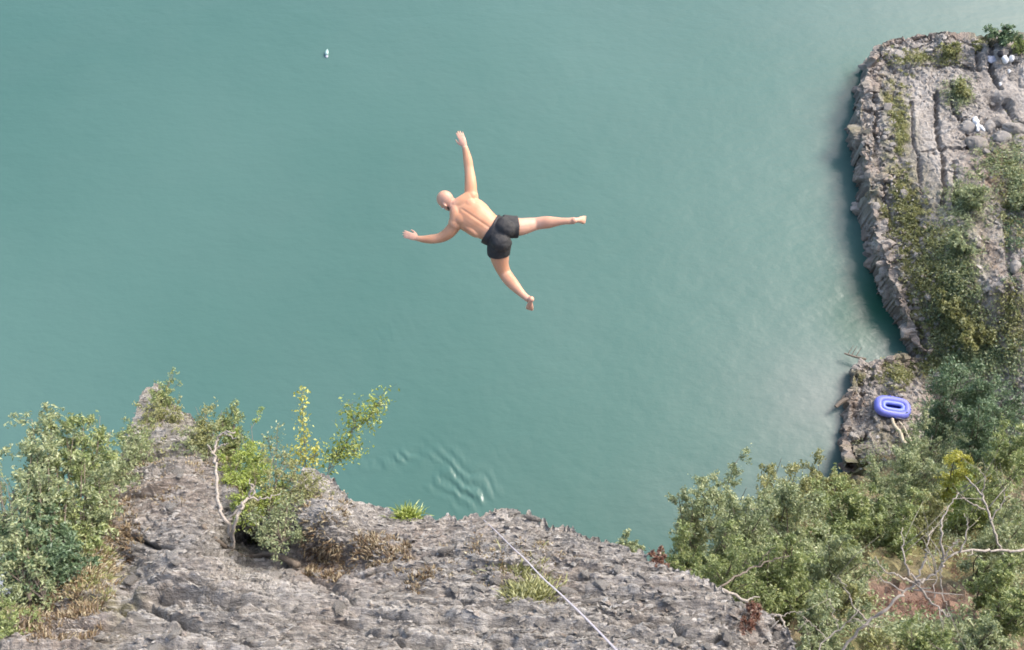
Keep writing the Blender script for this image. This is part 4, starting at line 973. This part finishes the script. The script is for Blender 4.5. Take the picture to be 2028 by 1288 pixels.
ring(.505, .275, .006, .293, 'seam', bl, root, 6)
for sx, sy in ((.05, -.40), (-.1, .41), (.62, 0)):
    g = Geo(); g.ell((sx, sy, .20), [(.045, 0, 0), (0, .03, 0), (0, 0, .04)], 10, 6); link('rope_grip', g.mesh('rope_grip', True), bl3, root)
g = Geo(); g.tube(crom([(.6, -.1, .28), (.68, -.25, .2), (.45, -.42, .22), (.1, -.43, .24)], 6), [.008] * 19, 5); link('grab_rope', g.mesh('grab_rope', True), M['strap'], root)

# ------------------------------------------------------------------ clothes and bags on the headland
wh, _n, _b = mat('white_cloth'); _b.inputs['Base Color'].default_value = (.62, .62, .61, 1); _b.inputs['Roughness'].default_value = .9
gy_, _n, _b = mat('grey_cloth'); _b.inputs['Base Color'].default_value = (.36, .37, .42, 1); _b.inputs['Roughness'].default_value = .9
bk, _n, _b = mat('black_fabric'); _b.inputs['Base Color'].default_value = (.03, .03, .035, 1); _b.inputs['Roughness'].default_value = .8
def lump(name, px, py, rx_, ry_, rz_, material, label, cat, seed, rot=0, extra=()):
    p = on_shore(px, py); g = Geo(); g.ell((0, 0, 0), [(rx_, 0, 0), (0, ry_, 0), (0, 0, rz_)], 26, 14)
    for (ex, ey, a, b_, ang) in extra:
        ca_, sa_ = math.cos(ang), math.sin(ang); g.ell((ex, ey, 0), [(a * ca_, a * sa_, 0), (-b_ * sa_, b_ * ca_, 0), (0, 0, rz_ * .8)], 20, 10)
    V = np.vstack(g.V); f = 1 + .28 * fbm(V * 9 + seed, seed, 3); V = V * f[:, None] + .03 * fbm(V * 14, seed + 1, 2)[:, None]
    g.V = [V]; o = link(name, g.mesh(name, True), material); o.location = p + np.array([0, -.05, rz_ * .55 + .12]); o.rotation_euler = (0, 0, rot); return tag(o, label, cat)
lump('white_cloth', 1929, 246, .12, .30, .09, wh, 'bright white cloth crumpled on a boulder of the headland', 'cloth', 1, .05, [(.12, -.30, .22, .08, -1.2), (-.06, -.30, .2, .07, -1.6)])
lump('white_bag', 1986, 123, .13, .2, .12, wh, 'left of two white bags beside the dark shrub on the headland', 'bag', 2, .1)
lump('white_bag', 1998, 121, .12, .17, .12, wh, 'right of two white bags beside the dark shrub on the headland', 'bag', 3, -.2)
lump('towel', 1963, 122, .26, .25, .07, gy_, 'grey patterned towel spread left of the two white bags', 'towel', 4, .3)
lump('backpack', 1977, 112, .12, .16, .14, bk, 'small black backpack between the grey towel and the white bags', 'backpack', 5)
lump('white_object', 1994, 145, .06, .09, .06, wh, 'small white object lying just below the two bags', 'object', 6)
lump('white_object', 1977, 170, .06, .10, .05, wh, 'tiny white object on the rock halfway between bags and boulders', 'object', 7)

# small pale float out on the water
fl = onz(647, 104, .1); m, nt, b = mat('float'); b.inputs['Base Color'].default_value = (.26, .38, .35, 1); b.inputs['Roughness'].default_value = .35
root = empty('float', (fl[0], fl[1], 0)); tag(root, 'small pale float drifting alone on the open water, top left', 'float')
g = Geo(); g.tube([(0, -.16, .04), (0, -.13, .06), (0, -.02, .07), (0, .12, .06), (0, .22, .05), (0, .27, .04)], [.03, .075, .09, .07, .03, .012], 14); link('body', g.mesh('body', True), m, root)
g = Geo(); g.tube([(0, -.15, .0), (0, -.26, .0)], [.08, .04], 12); link('weight', g.mesh('weight', True), gy_, root)

# ------------------------------------------------------------------ the diver
DD = 9.56; SC = DD / FP
VW = -FWD                                     # towards the camera
def W(px, py, t=0.):                          # joint seen at a pixel, t metres nearer the camera
    return CAM + ray(px, py) * (DD - t)
def vimg(x_, y_, t): return RT * x_ - UP * y_ + VW * t
def limb(g, J, n=5, k=16):
    """J: (px,py,t,side_px,depth_m)"""
    P_ = crom([W(a, b_, t) for a, b_, t, s_, d_ in J], n); r = crom([(s_ * SC * (1.07 if J[0][3] != 11 else 1), d_ * 1.04, 0) for a, b_, t, s_, d_ in J], n)
    g.tube(P_, [(x_[0], x_[1]) for x_ in r], k, sv=VW)
def ball(g, px, py, t, rx_, ry_, rt, ang=0):
    ca_, sa_ = math.cos(ang), math.sin(ang)
    g.ell(W(px, py, t), [vimg(ca_ * rx_, sa_ * rx_, 0), vimg(-sa_ * ry_, ca_ * ry_, 0), vimg(0, 0, rt)])
g = Geo()
AX = math.atan2(59, 94)        # body axis angle in the image
# torso
limb(g, [(905, 407, 0, 11, .055), (912, 412, 0, 20, .075), (920, 417, 0, 31, .095), (930, 424, 0, 35, .112), (942, 432, 0, 34.5, .118), (954, 441, 0, 31, .112), (966, 449.5, 0, 28.5, .105), (977, 456, 0, 28.5, .105), (989, 462, 0, 31.5, .115), (1001, 466, 0, 31, .112), (1010, 468, 0, 22, .08)], 5, 28)
# shoulder blades, spine muscles, lats, glutes
ball(g, 934, 410, .060, .095, .070, .040, AX + .5); ball(g, 917, 433, .060, .095, .070, .040, AX - .3)
ball(g, 952, 433, .070, .16, .040, .030, AX); ball(g, 947, 441, .070, .16, .040, .030, AX)
ball(g, 957, 420, .01, .13, .05, .08, AX + .25); ball(g, 932, 456, .01, .13, .05, .08, AX + .05)
ball(g, 1001, 451, .06, .105, .088, .085, AX); ball(g, 992, 480, .06, .105, .088, .085, AX)
# trapezius and deltoids
limb(g, [(899, 406, .03, 9, .045), (915, 399, .035, 11, .05), (930, 391, .02, 12, .055)]); limb(g, [(899, 408, .03, 9, .045), (902, 422, .035, 11, .05), (903, 436, .02, 12, .055)])
ball(g, 933, 389, 0, .078, .078, .07); ball(g, 902, 442, 0, .078, .08, .07)
# head and neck
limb(g, [(913, 414, .01, 12, .065), (902, 408, .005, 11.5, .062), (893, 403, .0, 11.5, .062)])
HC = W(884, 397.5, .01)
U = vimg(-.83, -.5, .0); Fv = vimg(-.35, .58, -.73); Ev = vimg(-.365, .606, .656)   # crown, face, near ear
U /= np.linalg.norm(U); Fv /= np.linalg.norm(Fv); Ev /= np.linalg.norm(Ev)
g.ell(HC + U * .02 - Fv * .008, [Fv * .098, Ev * .080, U * .092], 28, 18)
g.ell(HC + Fv * .028 - U * .045, [Fv * .068, Ev * .064, U * .085], 24, 16)       # face and jaw
g.ell(HC + Fv * .055 - U * .095, [Fv * .038, Ev * .034, U * .028], 16, 10)        # chin
g.ell(HC + Fv * .103 - U * .035, [Fv * .020, Ev * .014, U * .026], 12, 8)         # nose
g.ell(HC + Fv * .085 + U * .008, [Fv * .018, Ev * .052, U * .012], 12, 8)         # brow
for sgn in (1, -1):
    e0 = HC + Ev * .080 * sgn - U * .022 + Fv * .0
    g.ell(e0, [Fv * .017 - Ev * .004 * sgn, Ev * .010 * sgn, U * .030], 14, 10); g.ell(e0 - Fv * .012 + Ev * .006 * sgn, [Fv * .006, Ev * .010 * sgn, U * .026], 10, 8)
# right arm (up in the picture)
limb(g, [(934, 396, 0, 12.5, .062), (932.5, 380, 0, 11.8, .058), (932, 362, 0, 11, .055), (930.5, 345, -.01, 9.6, .048), (928.5, 332, -.01, 8.8, .044), (926.5, 318, 0, 8.6, .042), (923.5, 303, .01, 6.9, .034), (920.5, 291, .02, 5.4, .026)], 5)
# left arm (left in the picture)
limb(g, [(905, 440, 0, 12.5, .062), (897, 452, -.03, 12, .058), (888, 462, -.06, 11.3, .055), (877, 469, -.09, 10, .049), (866, 472.5, -.11, 9, .045), (852, 474, -.12, 8.4, .042), (838, 474, -.13, 6.6, .033), (827, 472.5, -.14, 5.2, .025)], 5)
def hand(g, wx_, wy_, wt, ang, side, curl, spread, L=1.):
    """ang: image angle of the hand direction; side: +1/-1 thumb side; broad palm facing the camera"""
    dx, dy = math.cos(ang), math.sin(ang); sx, sy = -dy * side, dx * side
    def pt(u, v, t): return CAM + ray(wx_ + (dx * u + sx * v) / SC, wy_ + (dy * u + sy * v) / SC) * (DD - wt - t)
    g.tube([pt(-.01, 0, 0), pt(.02, 0, 0), pt(.05, .002, .002), pt(.085, .0, 0), pt(.10, 0, -.002)], [(.026, .020), (.032, .019), (.040, .018), (.042, .016), (.036, .012)], 16, sv=VW)
    for i, (v, ln, r_) in enumerate([(.031, .070, .0098), (.0105, .080, .0102), (-.0105, .074, .0098), (-.031, .058, .0088)]):
        a = spread * (1.5 - i) * .6
        q0 = pt(.080, v * .9, 0); q1 = pt(.095 + ln * .42, v + a * ln * .42, -curl * .012); q2 = pt(.095 + ln * .75, v + a * ln * .75, -curl * .030); q3 = pt(.095 + ln, v + a * ln, -curl * .052)
        g.tube(crom([q0, q1, q2, q3], 3), np.linspace(r_ * 1.05, r_ * .78, 10), 8); g.ell(q3, [vimg(r_ * .8, 0, 0), vimg(0, r_ * .8, 0), vimg(0, 0, r_ * .8)], 8, 6)
    t0 = pt(.02, .026, -.002); t1 = pt(.050, .050, -.010); t2 = pt(.075, .060, -.018); t3 = pt(.098, .064, -.024)
    g.tube(crom([t0, t1, t2, t3], 3), np.linspace(.0145, .0095, 10), 8); g.ell(t3, [vimg(.0095, 0, 0), vimg(0, .0095, 0), vimg(0, 0, .0095)], 8, 6)
hand(g, 920.5, 290, .02, math.atan2(-31, -12), -1, .6, .06)
hand(g, 827.5, 472.5, -.14, math.atan2(-11, -34), 1, .5, .08)
# right leg (to the right)
limb(g, [(1000, 449, -.01, 17, .095), (1018, 450, -.02, 17.5, .095), (1034, 449, -.03, 16, .085), (1049, 446, -.04, 13.8, .070), (1062, 443.5, -.05, 11.8, .060), (1074, 441.5, -.03, 11.6, .060), (1087, 440.5, 0, 11.2, .058), (1100, 439.5, .02, 9, .046), (1114, 438.5, .04, 6.6, .034), (1128, 438, .05, 6.2, .033), (1138, 437, .05, 6.6, .034)], 5)
# left leg (down)
limb(g, [(990, 483, -.01, 17.5, .098), (989, 498, -.06, 18.5, .095), (990, 512, -.11, 17.5, .085), (993, 526, -.16, 14.5, .070), (999, 540, -.20, 12.4, .060), (1007, 552, -.18, 12.2, .060), (1017, 564, -.14, 11, .055), (1028, 576, -.10, 8.4, .044), (1038, 586, -.07, 6.6, .034), (1047, 593, -.05, 6.5, .033)], 5)
def foot(g, heel, mid, ball_, toe, wd):
    limb(g, [(*heel, wd * .62, .030), (*mid, wd * .68, .032), (*ball_, wd, .026), (*toe, wd * .85, .012)], 4)
    h = W(*heel); g.ell(h, [vimg(.034, 0, 0), vimg(0, .034, 0), vimg(0, 0, .036)], 14, 10)
    bx_, by_, bt = ball_; tx, ty, tt = toe; L_ = math.hypot(tx - bx_, ty - by_) + 1e-6; nx_, ny_ = -(ty - by_) / L_, (tx - bx_) / L_
    for i in range(5):
        v = (i - 2) / 2 * wd * .82; ln = 1.35 - .12 * i
        g.tube([W(bx_ + nx_ * v, by_ + ny_ * v, bt), W(bx_ + nx_ * v + (tx - bx_) * ln, by_ + ny_ * v + (ty - by_) * ln, bt + (tt - bt) * ln)], [.012, .011 if i else .014], 8)
        g.ell(W(bx_ + nx_ * v + (tx - bx_) * ln, by_ + ny_ * v + (ty - by_) * ln, bt + (tt - bt) * ln), [vimg(.011, 0, 0), vimg(0, .011, 0), vimg(0, 0, .011)], 8, 6)
foot(g, (1137, 437, .07), (1146, 436, .03), (1153, 436, -.06), (1158, 436, -.10), 7.5)
foot(g, (1052, 593, -.02), (1050, 600, -.08), (1049, 608, -.14), (1048.5, 612.5, -.17), 7)

def remesh(g, name, voxel, smooth_it, post=None):
    V = np.vstack(g.V); 
    me = g.mesh(name); o = bpy.data.objects.new('tmp', me); COL.objects.link(o)
    r = o.modifiers.new('r', 'REMESH'); r.mode = 'VOXEL'; r.voxel_size = voxel
    s = o.modifiers.new('s', 'SMOOTH'); s.factor = .5; s.iterations = smooth_it
    dg = bpy.context.evaluated_depsgraph_get(); dg.update()
    out = bpy.data.meshes.new_from_object(o.evaluated_get(dg)); bpy.data.objects.remove(o)
    out.name = name
    n = len(out.vertices); co = np.empty(n * 3, np.float32); out.vertices.foreach_get('co', co); co = co.reshape(-1, 3).astype(float)
    if post is not None: co = post(co)
    out.vertices.foreach_set('co', (co - PB).astype(np.float32).ravel())
    out.polygons.foreach_set('use_smooth', np.ones(len(out.polygons), bool)); out.update()
    return out
PB = W(960, 445, 0)
m, nt, b = mat('skin')
n1 = noise(nt, 7, 4, .55); n2 = noise(nt, 60, 3)
c = ramp(nt, n1, [(.3, (.47, .22, .115)), (.5, (.53, .265, .142)), (.7, (.57, .305, .18))])
c = mix(nt, attr(nt, 'pink'), c, (.56, .315, .225))
nt.links.new(c, b.inputs['Base Color']); b.inputs['Roughness'].default_value = .5
b.inputs['Subsurface Weight'].default_value = .12; b.inputs['Subsurface Radius'].default_value = (.03, .012, .006); b.inputs['Subsurface Scale'].default_value = .3
mot = noise(nt, 28, 5, .7)
c = mix(nt, maprange(nt, mot, .45, .75, 0, .35), c, (.50, .20, .13)); c = mix(nt, maprange(nt, noise(nt, 3.2, 3), .45, .7, 0, .35), c, (.60, .36, .22))
nt.links.new(c, b.inputs['Base Color'])
bump(nt, b, mot, .25, .004)
M['skin'] = m
def spine(co):
    # shallow furrow down the back
    a = W(912, 412, .11); e = W(985, 462, .11); ab = e - a; L2 = ab @ ab
    t = ((co - a) @ ab) / L2; near = a + np.clip(t, 0, 1)[:, None] * ab; dv = co - near
    dvv = dv - (dv @ VW)[:, None] * VW; dl_ = np.linalg.norm(dvv, axis=1)
    front = ((co - PB) @ VW) > .02
    k = np.exp(-(dl_ / .014) ** 2) * .006 * front * sstep(-.02, .08, t) * sstep(1.05, .9, t)
    return co - k[:, None] * VW
body_me = remesh(g, 'body', .0055, 16, spine)
co = np.empty(len(body_me.vertices) * 3, np.float32); body_me.vertices.foreach_get('co', co); co = co.reshape(-1, 3) + PB
pk = np.zeros(len(co))
for (px, py, t, rr) in ((911, 275, .02, .12), (808, 466, -.14, .12), (1150, 436, 0, .12), (1050, 603, -.1, .12), (884, 397, .02, .13), (1050, 446, 0, .12)):
    pk += np.exp(-(np.linalg.norm(co - W(px, py, t), axis=1) / rr) ** 4)
pk += .5 * sstep(.0, 1, (co - PB) @ RT / .5)
a_ = body_me.attributes.new('pink', 'FLOAT', 'POINT'); a_.data.foreach_set('value', np.clip(pk, 0, 1).astype(np.float32))
diver = empty('person', PB); tag(diver, 'bald bearded man in black swim shorts diving spread-eagled above the water', 'person')
link('body', body_me, M['skin'], diver)
# swim shorts
g = Geo()
limb(g, [(971.5, 453, 0, 30, .112), (979, 457, 0, 30.5, .114), (989, 462, 0, 33.5, .124), (1000, 466, .0, 34, .125), (1008, 467, 0, 28, .10)], 5, 30)
ball(g, 1000, 451.5, .045, .125, .110, .120, AX); ball(g, 991, 479, .045, .125, .110, .120, AX)
limb(g, [(996, 449, 0, 22, .115), (1008, 449.5, -.01, 21.5, .112), (1019, 450, -.02, 21, .108), (1026, 450, -.025, 20.5, .105)], 5, 30)
limb(g, [(990, 478, 0, 22, .118), (988.5, 488, -.025, 22.5, .114), (987.5, 497, -.055, 22, .110), (987.5, 504, -.08, 21.5, .107)], 5, 30)
def folds(co):
    q_ = co - PB; f = fbm(q_ * 16, 500, 3)[:, None]; u = (co - W(990, 466)); u = u / np.linalg.norm(u, axis=1, keepdims=True)
    return co + u * f * .013
sm = remesh(g, 'swim_shorts', .006, 10, folds)
m, nt, b = mat('shorts_fabric'); n1 = noise(nt, 9, 4); nt.links.new(ramp(nt, n1, [(.3, (.013, .013, .014)), (.7, (.030, .029, .028))]), b.inputs['Base Color']); b.inputs['Roughness'].default_value = .75
bump(nt, b, n1, .5, .02)
shorts = link('swim_shorts', sm, m, diver)
g = Geo(); limb(g, [(971, 452.7, 0, 30.6, .116), (972.5, 453.7, 0, 31.2, .118), (975.5, 455.3, 0, 31.2, .118), (977, 456, 0, 30.8, .116)], 3, 40)
me = remesh(g, 'waistband', .005, 2); m2, nt, b = mat('waistband'); b.inputs['Base Color'].default_value = (.012, .012, .014, 1); link('waistband', me, m2, shorts)
# beard
g = Geo()
g.ell(HC + Fv * .052 - U * .098, [Fv * .046, Ev * .046, U * .034], 18, 12); 
for sgn in (1, -1):
    g.tube([HC + Ev * .066 * sgn - U * .045 + Fv * .012, HC + Ev * .060 * sgn - U * .075 + Fv * .022, HC + Ev * .035 * sgn - U * .105 + Fv * .05], [.012, .018, .024], 8)
g.ell(HC + Fv * .086 - U * .066, [Fv * .016, Ev * .03, U * .010], 12, 8)
me = remesh(g, 'beard', .004, 3, lambda co: co + .004 * fbm((co - PB) * 60, 9, 2)[:, None]); m3, nt, b = mat('beard_hair'); b.inputs['Base Color'].default_value = (.035, .018, .012, 1); b.inputs['Roughness'].default_value = .9
link('beard', me, m3, diver)
m4, nt, b = mat('eye'); b.inputs['Base Color'].default_value = (.75, .74, .72, 1); b.inputs['Roughness'].default_value = .2
for sgn in (1, -1):
    g = Geo(); g.ell(HC + Fv * .088 + Ev * .030 * sgn - U * .008, [Fv * .010, Ev * .012, U * .010], 10, 8)
    g.V = [np.vstack(g.V) - PB]; link('eye', g.mesh('eye', True), m4, diver)
